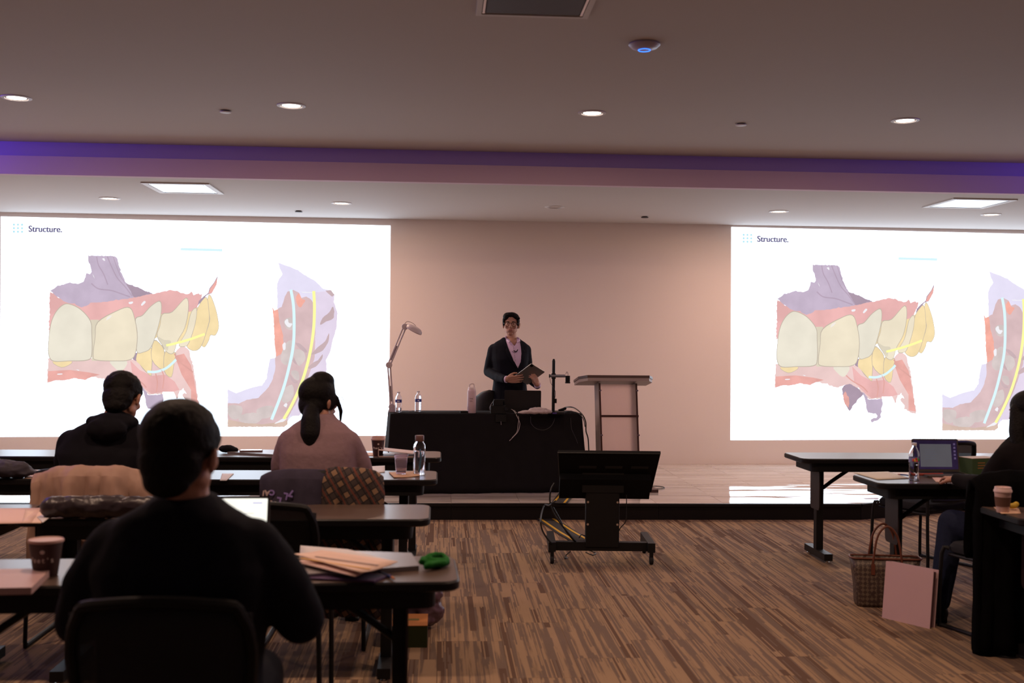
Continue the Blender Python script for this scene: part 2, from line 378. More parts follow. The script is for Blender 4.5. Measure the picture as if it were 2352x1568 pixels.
more = flat([
 (4, [(415, 1090), (600, 1080), (760, 1100), (860, 1120), (790, 1140), (730, 1165), (640, 1150), (560, 1168), (480, 1166), (410, 1190)]),
 (2, [(1120, 1000), (1200, 1080), (1300, 1130), (1420, 1120), (1500, 1180), (1540, 1250), (1490, 1266), (1400, 1268), (1300, 1284), (1240, 1240), (1140, 1140)]),
 (4, [(1500, 960), (1580, 940), (1640, 1040), (1665, 1150), (1690, 1300), (1705, 1400), (1640, 1390), (1640, 1250), (1560, 1120)]),
 (1, [(1150, 935), (1205, 930), (1212, 985), (1200, 1012), (1160, 1000), (1140, 985)]),
 (8, [(780, 650), (850, 650), (835, 1002), (790, 1002)]), (7, [(1170, 640), (1400, 600), (1640, 580), (1700, 540), (1800, 640), (1740, 860), (1600, 872), (1530, 840), (1350, 800), (1185, 920)]),
 (9, sm([(453, 1010), (530, 1060), (610, 1030), (610, 1005)], 3)), (7, sm([(455, 1008), (530, 1056), (607, 1028), (607, 1003)], 3)),
 (5, sm([(948, 1005), (985, 1060), (1030, 1092), (1065, 1075), (1092, 1005)], 3)),
 (9, sm([(1195, 895), (1200, 1030), (1290, 1128), (1304, 1100), (1304, 890)], 3)), (7, sm([(1170, 990), (1210, 1040), (1290, 1125), (1300, 1090), (1300, 890), (1210, 885)], 3)),
 (9, sm([(1320, 820), (1302, 990), (1400, 1080), (1418, 960), (1400, 880)], 3)), (7, sm([(1326, 830), (1305, 985), (1398, 1075), (1413, 960), (1396, 885)], 3)),
 (9, sm([(1418, 920), (1410, 1090), (1475, 1142), (1500, 1000), (1510, 930)], 3)), (7, sm([(1422, 925), (1414, 1085), (1473, 1138), (1496, 1000), (1506, 935)], 3)),
 # upper teeth, back to front
 (9, sm([(1790, 440), (1772, 540), (1800, 640), (1770, 760), (1730, 860), (1760, 885), (1795, 830), (1810, 785), (1850, 785), (1880, 720), (1872, 630), (1850, 540), (1815, 450)])),
 (7, sm([(1792, 446), (1776, 540), (1804, 640), (1772, 760), (1733, 860), (1758, 881), (1792, 826), (1808, 780), (1848, 780), (1876, 720), (1868, 630), (1846, 540), (1812, 455)])),
 (9, sm([(1775, 455), (1700, 540), (1670, 680), (1640, 770), (1600, 870), (1660, 918), (1730, 880), (1790, 700), (1800, 620)])),
 (7, sm([(1773, 462), (1703, 545), (1674, 680), (1644, 770), (1604, 866), (1660, 913), (1727, 876), (1786, 700), (1796, 620)])),
 (9, sm([(1690, 550), (1640, 590), (1600, 750), (1535, 865), (1580, 882), (1625, 850), (1680, 680)])), (6, sm([(1687, 556), (1643, 594), (1604, 750), (1540, 862), (1580, 877), (1621, 848), (1676, 680)])),
 (9, sm([(1600, 460), (1480, 580), (1395, 600), (1375, 700), (1348, 790), (1400, 880), (1430, 925), (1470, 945), (1500, 925), (1530, 830), (1590, 720), (1622, 560)])),
 (6, sm([(1598, 467), (1482, 586), (1399, 606), (1379, 700), (1354, 788), (1404, 876), (1432, 920), (1470, 940), (1497, 920), (1526, 828), (1586, 718), (1617, 560)])),
 (8, sm([(1354, 794), (1410, 822), (1460, 826), (1470, 845), (1450, 870), (1440, 915), (1400, 870)], 3)),
 (9, sm([(1380, 490), (1300, 530), (1225, 610), (1165, 640), (1180, 760), (1175, 925), (1240, 928), (1300, 890), (1350, 760), (1388, 600)])),
 (5, sm([(1377, 497), (1303, 535), (1228, 616), (1170, 646), (1185, 760), (1180, 920), (1240, 923), (1296, 886), (1345, 758), (1383, 600)])),
 (9, sm([(1120, 545), (1010, 570), (840, 670), (820, 800), (802, 950), (830, 998), (1000, 1005), (1110, 998), (1165, 950), (1186, 800), (1165, 650)])),
 (6, sm([(1117, 551), (1012, 576), (846, 675), (825, 800), (808, 950), (834, 992), (1000, 999), (1108, 992), (1160, 947), (1180, 800), (1160, 652)])),
 (9, sm([(600, 513), (540, 525), (480, 590), (440, 690), (420, 850), (424, 960), (470, 1008), (600, 1005), (760, 998), (798, 940), (796, 760), (785, 660), (700, 560)])),
 (5, sm([(600, 519), (543, 531), (485, 593), (445, 692), (425, 850), (430, 957), (473, 1002), (600, 999), (757, 991), (791, 938), (790, 760), (779, 662), (696, 565)])),
 (1, [(1872, 268), (1862, 350), (1820, 425), (1780, 438), (1735, 490), (1700, 530), (1710, 490), (1750, 450), (1790, 420), (1800, 380), (1840, 330)]),
 (4, [(1870, 290), (1860, 350), (1822, 420), (1792, 430), (1806, 385), (1840, 338)]),
], zA, .010)
img.mi = 0
for src in (lobes, lo, more):
    img.v += []; n0 = len(img.v); img.v += src.v; img.f += [tuple(i+n0 for i in f) for f in src.f]; img.m += src.m
img.build('dental_scan', MS, slide, smooth=False)
def ribbon(pts, tf, w_, lay):
    P = spline([Vector((*sl(tf(q)), 0)) for q in pts], 8); a_, b2 = [], []
    for i, q in enumerate(P):
        t = (P[min(i+1, len(P)-1)]-P[max(i-1, 0)]).normalized(); n_ = Vector((-t.y, t.x, 0))*w_
        a_.append((q.x+n_.x, -lay, q.y+n_.y)); b2.append((q.x-n_.x, -lay, q.y-n_.y))
    k = len(P); return MB().add(a_+b2, [(i, i+1, k+i+1, k+i) for i in range(k-1)])
ribbon([(1430, 870), (1520, 850), (1640, 815), (1760, 772)], zA, .0135, .0262).build('yellow_line', E_YE, slide, smooth=False)
ribbon([(1268, 1094), (1340, 1096), (1420, 1070), (1480, 1025), (1514, 990)], zA, .0135, .0262).build('cyan_line', E_CY, slide, smooth=False)
# second picture: the bite seen from behind
E_L1, E_L2, E_OR, E_RO, E_BR, E_GY, E_TN = e_('lilac', 234, 228, 250, .03), e_('lilac_pink', 232, 218, 238, .04), e_('orange', 250, 180, 165, .10, 8), e_('rose', 222, 192, 194, .09, 4), e_('rose_dark', 205, 180, 184, .06), e_('scan_grey', 218, 204, 202, .08, 7), e_('scan_tan', 219, 192, 178, .07)
MS2 = [E_L1, E_L2, E_OR, E_RO, E_BR, E_GY, E_TN, E_LINE, e_('highlight', 245, 243, 248, 0)]
A2 = [(0, [(520, 85), (600, 115), (690, 150), (760, 200), (840, 245), (905, 310), (960, 320), (1003, 365), (998, 420), (1028, 520), (1020, 640), (985, 760), (970, 840), (930, 920), (935, 1000), (920, 1060), (800, 1180), (700, 1350), (620, 1420), (560, 1490), (86, 1490), (86, 1170), (160, 1205), (260, 1165), (380, 1135), (420, 1080), (430, 990), (450, 910), (495, 900), (510, 700), (512, 440), (508, 270), (525, 225), (558, 185), (535, 140)]),
 (1, [(830, 340), (960, 330), (1003, 365), (998, 420), (1028, 520), (1020, 640), (985, 760), (970, 840), (930, 920), (935, 1000), (920, 1060), (700, 1400), (620, 1400), (760, 1000), (830, 700)]),
 (2, [(470, 465), (486, 495), (520, 485), (540, 620), (575, 760), (575, 860), (500, 895), (487, 760), (482, 600)]),
 (3, [(86, 1290), (180, 1292), (250, 1262), (350, 1245), (440, 1150), (475, 1080), (495, 990), (492, 900), (570, 850), (560, 700), (530, 600), (518, 480), (550, 465), (575, 380), (600, 335), (650, 320), (700, 345), (715, 390), (760, 375), (800, 400), (835, 460), (838, 700), (832, 900), (800, 1000), (740, 1160), (650, 1330), (600, 1420), (600, 1470), (570, 1493), (86, 1493)]),
 (6, [(86, 1430), (200, 1455), (400, 1470), (600, 1440), (600, 1470), (570, 1493), (86, 1493)]),
 (2, sm([(700, 350), (672, 380), (680, 440), (710, 470), (740, 430), (752, 405), (720, 395)], 3)),
 (4, sm([(990, 462), (960, 510), (900, 560), (878, 620), (930, 590), (985, 570), (998, 530)], 3)),
 (4, sm([(955, 690), (920, 760), (860, 810), (810, 860), (780, 880), (840, 868), (900, 840), (950, 760)], 3)),
 (4, sm([(900, 870), (860, 920), (810, 950), (775, 985), (800, 995), (860, 960), (895, 910)], 3)),
 (4, [(925, 325), (970, 320), (1003, 360), (985, 378), (945, 350)]),
 (4, sm([(670, 770), (720, 790), (770, 850), (740, 850), (680, 800)], 3)),
 (4, sm([(640, 870), (665, 920), (693, 962), (660, 950), (640, 920)], 3)),
 (5, sm([(570, 590), (600, 560), (650, 565), (670, 620), (640, 660), (590, 650)], 3)),
 (8, sm([(575, 590), (600, 570), (612, 600), (640, 610), (620, 640), (590, 625)], 3)),
 (5, sm([(590, 770), (650, 760), (660, 880), (600, 960), (550, 940), (545, 880)], 3)),
 (8, sm([(555, 790), (580, 770), (585, 820), (565, 835)], 3)),
 (5, sm([(670, 830), (740, 850), (750, 920), (700, 970), (660, 900)], 3)),
 (5, sm([(640, 1010), (690, 1020), (700, 1090), (660, 1080), (635, 1040)], 3)),
 (4, sm([(620, 1040), (650, 1080), (690, 1110), (660, 1120), (630, 1090)], 3)),
 (5, sm([(100, 1310), (210, 1320), (200, 1400), (150, 1430), (95, 1390)], 3)),
 (5, sm([(190, 1400), (300, 1370), (390, 1400), (330, 1460), (200, 1450)], 3)),
 (5, sm([(340, 1340), (460, 1310), (500, 1370), (420, 1420), (350, 1400)], 3)),
 (5, sm([(560, 1180), (640, 1130), (650, 1230), (580, 1290), (540, 1240)], 3)),
 (8, [(565, 1310), (590, 1285), (600, 1300), (590, 1328)]), (8, [(485, 1465), (560, 1420), (598, 1420), (560, 1450)]), (8, [(720, 335), (815, 340), (815, 347), (730, 343)])]
HLP = ([(8, sm([(1110, 500), (1145, 495), (1140, 512), (1115, 516)], 3)), (8, sm([(1240, 490), (1255, 500), (1225, 530), (1215, 520)], 3)), (8, sm([(930, 625), (965, 612), (945, 640), (915, 655)], 3)), (8, sm([(500, 1112), (540, 1110), (538, 1118), (502, 1120)], 3)), (8, [(880, 128), (900, 122), (908, 145), (898, 147)]), (8, [(797, 255), (812, 278), (818, 300), (808, 280)]), (8, sm([(660, 1075), (685, 1080), (680, 1086)], 3))])
for q_ in HLP: flat([(0, q_[1])], zA, .0262).build('highlight', e_('highlight', 245, 243, 248, 0), slide, smooth=False)
for P_, w0 in (([(835, 110), (850, 180), (895, 260), (930, 350)], .009), ([(925, 106), (960, 190), (1010, 290), (1080, 370), (1140, 450)], .009), ([(790, 340), (850, 385), (960, 400), (1050, 430), (1120, 455)], .010), ([(975, 106), (1000, 180), (1040, 280), (1080, 335)], .006)):
    ribbon(P_, zA, w0*.7, .0262).build('fold_shadow', e_('fold', 186, 166, 186, .04), slide, smooth=False)
for P_, w0 in (([(1390, 1080), (1410, 1140), (1400, 1240)], .006), ([(1340, 1110), (1355, 1190), (1345, 1270)], .006), ([(1500, 940), (1545, 1010), (1610, 1060), (1660, 1100)], .008), ([(1060, 1080), (1120, 1130), (1210, 1180), (1260, 1230)], .007)):
    ribbon(P_, zA, w0, .0262).build('gum_crease', e_('gum_dark', 228, 170, 162, .05), slide, smooth=False)
flat(A2, zB, .004, .0015).build('bite_scan', MS2, slide, smooth=False)
ribbon([(630, 318), (652, 450), (658, 620), (650, 800), (615, 980), (560, 1180), (465, 1430)], zB, .0165, .0262).build('cyan_line', E_CY, slide, smooth=False)
ribbon([(826, 330), (832, 480), (822, 680), (785, 900), (720, 1120), (640, 1300), (570, 1424)], zB, .0165, .0262).build('yellow_line', E_YE, slide, smooth=False)
ribbon([(415, 572), (511, 574.5)], idn, .0145, .004).build('cyan_bar', E_BAR, slide, smooth=False)
d_ = MB()
for i in range(3):
    for j in range(3):
        x, z = sl((32.3+i*9.3, 515.7+j*8.1+i*.15)); d_.add([(x+.0125*math.cos(a*PI/6), -.004, z+.0125*math.sin(a*PI/6)) for a in range(12)], [tuple(range(12))])
d_.build('logo_dots', E_DOT, slide, smooth=False)
def text(body, size, m, parent, loc, rot=(PI/2, 0, 0), bold=0, ext=0, name='lettering', align='LEFT', sx=1):
    cu = bpy.data.curves.new(name, 'FONT'); cu.body = body; cu.size = size; cu.offset = bold; cu.extrude = ext; cu.align_x = align
    o_ = bpy.data.objects.new(name, cu); COL.objects.link(o_); dg = bpy.context.evaluated_depsgraph_get(); dg.update()
    me = bpy.data.meshes.new_from_object(o_.evaluated_get(dg)); bpy.data.objects.remove(o_)
    me.materials.clear(); me.materials.append(m); o_ = bpy.data.objects.new(name, me); COL.objects.link(o_); o_.parent = parent; o_.location = loc; o_.rotation_euler = rot; o_.scale = (sx, 1, 1)
    return o_
x, z = sl((65.5, 532))
for k in (-1, 0, 1): text('Structure.', .098, E_TXT, slide, (x+.0028*k, -.004-.0005*k, z), bold=.0012, name='slide_title', sx=.93)
for s_, px in (('Implant Foundation', 594), ('Consensus Site', 695), ('Prosthetic solutions', 776)):
    x, z = sl((px, 545)); text(s_, .048, E_FNT, slide, (x, -.004, z), name='slide_caption')
slide2 = copy_tree(slide); slide2['label'] = 'projected dental slide on the wall right of the lectern, cut by the frame'
slide2.location = (1.011*SO.x-.019*SO.z+8.345, YW, 1.009*SO.z+.009*SO.x+.023); slide2.scale = (1.011, 1, 1.009)

# ================================================================== CEILING FITTINGS
TRIMW = mat('white_trim', (.62, .58, .56), .5, var=.03)
DARKP = mat('vent_dark', (.06, .045, .045), .6, var=.1)
GLOSSW = mat('glossy_white_panel', (.75, .76, .8), .06, .85, var=.03)
LENS = emitter('downlight_lens', (1.0, .86, .76), 9)
LENS_OFF = mat('downlight_off', (.42, .36, .33), .5, var=.05)
def downlight(x, y, z, label, on=True, r=.075, W=0, grp=None):
    o_ = empty('ceiling_downlight', (x, y, z), 0, label, 'downlight', grp)
    MB().lathe([(r+.028, 0), (r+.026, -.006), (r+.004, -.008), (r, 0)], n=32).build('trim_ring', TRIMW, o_)
    MB().lathe([(r*.86, 0), (r*.86, -.003), (r*.4, -.0045), (.001, -.0045)], n=32).build('lens', LENS if on else LENS_OFF, o_)
    if on:
        l = bpy.data.lights.new('downlight_lamp', 'AREA'); l.shape = 'DISK'; l.size = .12; l.energy = (W or DOWN_W)*1.9; l.color = DOWN_RGB
        lo_ = bpy.data.objects.new('downlight_lamp', l); COL.objects.link(lo_); lo_.parent = o_; lo_.location = (0, 0, -.0075)
    return o_
for (px, py), s_ in zip(((38, 224), (669, 242), (1360, 259), (2079, 276)), ('lit downlight at the left end of the front ceiling row', 'lit downlight in the front ceiling row, above the left slide', 'lit downlight in the front ceiling row, above the lectern', 'lit downlight in the front ceiling row, above the right slide')):
    q = at(px, py, z=ZC1); downlight(q.x, q.y, ZC1, s_)
    downlight(q.x, 4.55, ZC1, s_.replace('lit downlight', 'hall downlight').replace('the front ceiling row', 'a nearer row out of frame'), W=DOWN_W*1.9)
for (px, py), s_, on in zip(((252, 455), (784, 466), (1274, 475), (1789, 485), (2276, 492)), ('small lit stage downlight left of the left recessed panel', 'small lit stage downlight above the right part of the left slide', 'unlit stage downlight above the speaker', 'small lit stage downlight above the left part of the right slide', 'small lit stage downlight beneath the right recessed panel'), (1, 1, 0, 1, 1)):
    q = at(px, py, z=ZC2); downlight(q.x, q.y, ZC2, s_, on, W=DOWN_STAGE)
def disc(px, py, z, m, label):
    q = at(px, py, z=z); o_ = empty('sprinkler_cover', (q.x, q.y, z), 0, label, 'sprinkler')
    MB().lathe([(.041, -.008), (.041, -.013), (.038, -.015), (.001, -.015)], n=24).build('cover_plate', m, o_)
    MB().lathe([(.03, 0), (.03, -.009)], n=20).build('collar', DARKP, o_)
disc(518, 254, ZC1, TRIMW, 'round white sprinkler cover beside the second downlight of the front row')
disc(1702, 284, ZC1, TRIMW, 'round white sprinkler cover between the two right downlights of the front row')
disc(686, 484, ZC2, DARKP, 'dark round sprinkler cover above the left slide')
disc(1481, 497, ZC2, DARKP, 'dark round sprinkler cover over the lectern')
def hatch(name, x0, x1, y0, y1, z, mi, label, cat, fr=.05, dz=.012):
    o_ = empty(name, ((x0+x1)/2, (y0+y1)/2, z), 0, label, cat); hx, hy = (x1-x0)/2, (y1-y0)/2
    f = MB()
    for a in ((-hx, hx, -hy, -hy+fr), (-hx, hx, hy-fr, hy), (-hx, -hx+fr, -hy+fr, hy-fr), (hx-fr, hx, -hy+fr, hy-fr)): f.box(*a, -dz, 0)
    f.build('frame', TRIMW, o_, smooth=False)
    g_ = MB(); i_ = fr+.022
    g_.box(-hx+i_, hx-i_, -hy+i_, hy-i_, -dz*.8, -dz*.3); g_.build('panel', mi, o_, smooth=False)
    MB().box(-hx+fr, hx-fr, -hy+fr, hy-fr, -.002, -.0005).build('recess', DARKP, o_, smooth=False)
    MB().box(-hx+fr+.004, -hx+fr+.016, -hy+fr+.01, hy-fr-.01, -dz*.8, -.002).build('slot_blade', CHROME, o_, smooth=False)
    MB().box(hx-fr-.016, hx-fr-.004, -hy+fr+.01, hy-fr-.01, -dz*.8, -.002).build('slot_blade', CHROME, o_, smooth=False)
    return o_
hatch('ceiling_panel', -2.66, -2.06, 10.03, 10.71, ZC2, GLOSSW, 'glossy white recessed ceiling panel above the left slide', 'ceiling panel')
hatch('ceiling_panel', 4.76, 5.38, 10.05, 10.73, ZC2, GLOSSW, 'glossy white recessed ceiling panel above the right slide', 'ceiling panel')
hatch('air_vent', .165, .735, 5.03, 5.63, ZC1, DARKP, 'dark square air vent at the top middle of the ceiling', 'air vent', .028)
hatch('air_vent', -2.62, -2.03, 4.75, 5.36, ZC1, DARKP, 'white framed air vent just cut off by the top left frame corner', 'air vent', .028)
q = at(1480, 100, z=ZC1)
o_ = empty('wireless_access_point', (q.x, q.y, ZC1), 0, 'round ceiling wireless access point with a blue light ring', 'access point')
MB().lathe([(.02, 0), (.085, -.002), (.088, -.010), (.07, -.026), (.036, -.036), (.001, -.037)], n=36).build('housing', mat('access_point_shell', (.45, .42, .55), .35, var=.02), o_)
rg = []
for i in range(29):
    a = 2*PI*i/28; rg.append((.033*math.cos(a), .033*math.sin(a), -.0372))
MB().tube(rg, .0022, 6).build('light_ring', emitter('blue_ring', (.03, .16, 1.0), 3.5), o_)

# purple LED coves along both side walls of the hall (just outside the photograph)
for xx, s_, e in ((-4.45, 1, 20), (6.45, -1, 18)):
    o_ = empty('led_cove', (xx, 8.0, ZC1), 0, 'purple LED cove strip near the ceiling by the side wall', 'cove light', 'purple cove strips along the side walls')
    MB().box(-.02, .02, -1.8, 1.6, -.03, 0).build('channel', TRIMW, o_, smooth=False)
    l = bpy.data.lights.new('led_strip_light', 'AREA'); l.shape = 'RECTANGLE'; l.size = 3.2; l.size_y = .03; l.energy = e; l.color = (.15, .055, 1.0)
    lo_ = bpy.data.objects.new('led_strip_light', l); COL.objects.link(lo_); lo_.parent = o_; lo_.location = (s_*.026, 0, -.016)
    # area lights shine along -Z: aim across the room and slightly up, long side along the wall
    zz = Vector((-s_, 0, -.12)).normalized(); xx_ = Vector((0, 1, 0)); yy_ = zz.cross(xx_)
    lo_.rotation_euler = Matrix((xx_, yy_, zz)).transposed().to_euler()

# ================================================================== FURNITURE
LAM = mat('laminate_top', (.10, .066, .052), .30, var=.12, scale=5, spec=.6)
EDGE = mat('table_edge', (.007, .006, .007), .42, var=.1, spec=.3)
LEGB = mat('leg_paint_brown', (.022, .013, .013), .5, var=.1)
def training_table(x, y, rz, label, group, L_=1.83, D_=.457, H=.74, proto=[None]):
    if proto[0]:
        t = copy_tree(proto[0]); t.location = (x, y, 0); t.rotation_euler = (0, 0, rz); return tag(t, label, None, group)
    t = empty('training_table', (x, y, 0), rz, label, 'table', group); proto[0] = t
    R0 = []
    for ins, z in ((.008, H-.034), (0, H-.028), (0, H-.006), (.006, H)):
        R0.append([(a, b, z) for a, b in rrect(L_-2*ins, D_-2*ins, .06-ins)])
    MB().rings(R0).build('edge_band', EDGE, t)
    MB().prism(rrect(L_-.014, D_-.014, .055), H-.004, H+.0006).build('tabletop', LAM, t, smooth=False)
    a = MB(); 
    a.prism(rrect(L_-.16, D_-.07, .05), H-.095, H-.034); a.build('apron', BLACK, t, smooth=False)
    for s_ in (-1, 1):
        lx = s_*(L_/2-.20)
        lg = MB().box(lx-.025, lx+.025, -.03, .03, .07, H-.095).build('leg', BLACKM, t, smooth=False)
        MB(Matrix.Translation((lx+s_*.026, 0, 0)) @ Matrix.Rotation(PI/2, 4, 'Y')).prism(rrect(.29, .19, .03, cx=-(H-.24), cy=0), -.004, .004).build('leg_panel', LEGB, lg, smooth=False)
        MB().tube([(lx-s_*.02, 0, .50), (lx-s_*.10, 0, .56), (lx-s_*.22, 0, H-.10)], .014, 8).build('brace', BLACKM, lg)
        ft = MB().box(lx-.03, lx+.03, -.215, .215, .022, .07).build('foot', BLACKM, t, smooth=False)
        for yy in (-.19, .19): MB().lathe([(.016, 0), (.016, .012), (.007, .014), (.007, .024)], (lx, yy, 0), 12).build('glide', CHROME, ft)
    return t
# (front edge depth of each row, taken from the ends seen at the aisle)
GL, GR = 'training tables left of the aisle', 'training tables right of the aisle'
rows = [(.02, 7.60, 'front'), (-.005, 6.39, 'second'), (-.035, 4.98, 'third'), (.07, 3.66, 'nearest')]
for k, (xe, yf, nm) in enumerate(rows):
    rz = (.0, .0, .0, .03)[k]
    lb = ['table of the front left row, carrying the dark cup and open binder', 'table of the second left row, carrying the glass bottle', 'bare-ended table of the third left row, behind the open laptop', 'nearest left table, with papers and a green lanyard on it'][k]
    training_table(xe-.915, yf+.2285, rz, lb, GL)
    if k < 3:
        lb = ['table at the left frame edge in the front row, bare pale top', 'table at the left frame edge in the second row, under a dark jacket', 'table at the left frame edge in the third row'][k]
        training_table(xe-.915-1.84, yf+.2285, rz, lb, GL)
for k, (xe, yf, lb) in enumerate(((2.54, 7.62, 'front right training table with a bare tapered left end'), (2.545, 6.27, 'second right training table, under the laptop and spring water bottle'), (2.70, 4.97, 'nearest right training table, with the lidded paper cup'))):
    training_table(xe+.915, yf+.2285, 0, lb, GR)

MESHF = mat('chair_mesh', (.03, .03, .033), .8, var=.3, scale=300, bump=.5); MESHF.node_tree.nodes['Principled BSDF'].inputs['Alpha'].default_value = .8
SEATF = mat('seat_fabric', (.02, .02, .024), .9, var=.2, scale=60)
def chair(x, y, rz, label, group='guest chairs with curved mesh backs', proto=[None]):
    """faces +y; backrest on the -y side"""
    if proto[0]:
        t = copy_tree(proto[0]); t.location = (x, y, 0); t.rotation_euler = (0, 0, rz); return tag(t, label, None, group)
    t = empty('guest_chair', (x, y, 0), rz, label, 'chair', group); proto[0] = t
    R0 = [[(a, b+.02, z) for a, b in rrect(w_, w_*.96, .08)] for w_, z in ((.42, .405), (.46, .42), (.465, .445), (.44, .465), (.36, .472))]
    MB().rings(R0).build('seat', SEATF, t)
    # back: curved frame tube with mesh inside
    def P(u, v):   # u -1..1, v 0..1
        return (.235*u*(1-.10*(1-v)), -.235-.05*v+.055*u*u, 0.50+.355*v+.030*(1-u*u)*v)
    path = [P(-1, 0)]+[P(-1, v/6) for v in range(1, 5)]+[P(-.985, .74), P(-.94, .86), P(-.86, .945)]+[P(u/5, 1) for u in range(-4, 5)]+[P(.86, .945), P(.94, .86), P(.985, .74)]+[P(1, v/6) for v in range(4, 0, -1)]+[P(1, 0)]
    bk = MB().tube(path, .016, 8, smooth=2).build('backrest_frame', BLACK, t)
    R0 = [[(P(u/8, v/6*.98)[0]*.98, P(u/8, v/6)[1]+dy, P(u/8, v/6*.97)[2]) for u in range(-8, 9)] for dy, order in ((0, 1),) for v in range(0, 7)]
    m_ = MB(); m_.rings(R0, cap=False, closed=False); m_ = m_.build('mesh_panel', MESHF, bk); mods(m_, ('SOLIDIFY', dict(thickness=.006)))
    MB().tube([(-.21, -.235, .50), (0, -.26, .49), (.21, -.235, .50)], .014, 8, smooth=4).build('lower_rail', BLACK, bk)
    for s_ in (-1, 1):
        MB().tube([(s_*.22, .21, .43), (s_*.245, .24, .40), (s_*.25, .25, .03), (s_*.25, .23, .012)], .011, 8, smooth=3).build('leg', BLACKM, t)
        MB().tube([(s_*.235, -.22, .52), (s_*.245, -.23, .30), (s_*.25, -.24, .03), (s_*.25, -.22, .012)], .011, 8, smooth=3).build('leg', BLACKM, t)
        MB().tube([(s_*.25, .23, .012), (s_*.25, -.22, .012)], .0112, 8).build('skid', BLACKM, t)
        MB().tube([(s_*.22, -.22, .40), (s_*.22, .21, .40)], .010, 8).build('seat_rail', BLACKM, t)
    return t

# ================================================================== PEOPLE
SKIN = mat('skin', (.40, .21, .145), .5, var=.06, scale=30)
SKIN2 = mat('skin_warm', (.44, .22, .15), .5, var=.06, scale=30)
HAIR = mat('black_hair', (.006, .005, .005), .62, var=.5, scale=90, bump=.4, spec=.15)
LIP = mat('lips', (.32, .12, .10), .5, var=.05)
EYEW = mat('eye_white', (.6, .57, .54), .25, var=.02)
IRIS = mat('iris', (.012, .008, .006), .2, var=.1)
def headM(loc, yaw=0, pitch=0, tilt=0, s=1.0):
    return Matrix.Translation(loc) @ Matrix.Rotation(yaw, 4, 'Z') @ Matrix.Rotation(pitch, 4, 'X') @ Matrix.Rotation(tilt, 4, 'Y') @ Matrix.Scale(s, 4)
def head_shape(b, M):
    M0 = b.M; b.M = M0 @ M
    b.ell((0, .012, .028), (.074, .092, .086), n=24, m=16)
    b.ell((0, -.022, -.012), (.066, .066, .075), n=20, m=14)
    b.ell((0, -.028, -.060), (.054, .056, .046), n=20, m=12)
    b.ell((0, -.055, -.090), (.026, .024, .020), n=14, m=10)
    b.ell((0, -.078, .022), (.050, .014, .012))                      # brow
    b.limb([((0, -.084, .012), .0075), ((0, -.099, -.018), .0095), ((0, -.103, -.026), .011)])
    for s_ in (-1, 1):
        b.ell((s_*.010, -.096, -.030), (.008, .009, .007))
        b.ell((s_*.040, -.060, -.022), (.020, .020, .020))              # cheek
        b.ell((s_*.081, .004, -.016), (.009, .019, .032), rot=(R_(-12), R_(s_*10), R_(-s_*18)))
        b.ell((s_*.046, -.012, -.055), (.016, .036, .026))              # jaw corner
    b.ell((0, -.086, -.056), (.024, .012, .013))
    b.M = M0
def hand(b, wrist, d, nrm, side, s=1.0, curl=.5, spread=1.0, thumb=1.0):
    """palm leaves the wrist along d; palm faces nrm; thumb leaves on the side given by side*(d x nrm)"""
    W_ = Vector(wrist); d = Vector(d).normalized(); nrm = Vector(nrm); nrm = (nrm-d*nrm.dot(d)).normalized(); t = d.cross(nrm)*side
    Pt = lambda a, c, e: W_+(d*a+t*c+nrm*e)*s
    for c in (.026, .009, -.009, -.026): b.limb([(Pt(.012, c*.75, 0), .013*s), (Pt(.050, c, 0), .0125*s), (Pt(.082, c*1.05, 0), .0105*s)], n=8)
    for c, l, r in ((.028, .070, .0083), (.0095, .078, .0085), (-.0095, .072, .0082), (-.027, .057, .0072)):
        base = Vector((.082, c*1.05, 0)); q = base; ang = 0; pts = [(Pt(*q), (r+.001)*s)]
        for k, f_ in enumerate((.45, .31, .24)):
            ang += curl*(1.0, 1.15, .8)[k]*(1+.12*random.random()); q = q+Vector((math.cos(ang)*l*f_, c*.12*spread*f_, math.sin(ang)*l*f_)); pts.append((Pt(*q), (r-.0007*(k+1))*s))
        b.limb(pts, n=8)
    b.limb([(Pt(.015, .022, .004), .014*s), (Pt(.040, .042, .014*thumb), .0115*s), (Pt(.066, .052, .026*thumb), .0098*s), (Pt(.090, .050, .034*thumb), .0085*s)], n=8)
def torso(b, secs, n=24):
    """secs: (centre x, y, z, half width, half depth[, turn])"""
    R0 = []
    for q in secs:
        cx, cy, cz, rx, ry = q[:5]; a0 = q[5] if len(q) > 5 else 0; ring = []
        for i in range(n):
            a = 2*PI*i/n; e = 2.4; ca, sa = math.cos(a), math.sin(a)
            x = rx*math.copysign(abs(ca)**(2/e), ca); y = ry*math.copysign(abs(sa)**(2/e), sa)
            ring.append((cx+x*math.cos(a0)-y*math.sin(a0), cy+x*math.sin(a0)+y*math.cos(a0), cz))
        R0.append(ring)
    b.rings(R0)
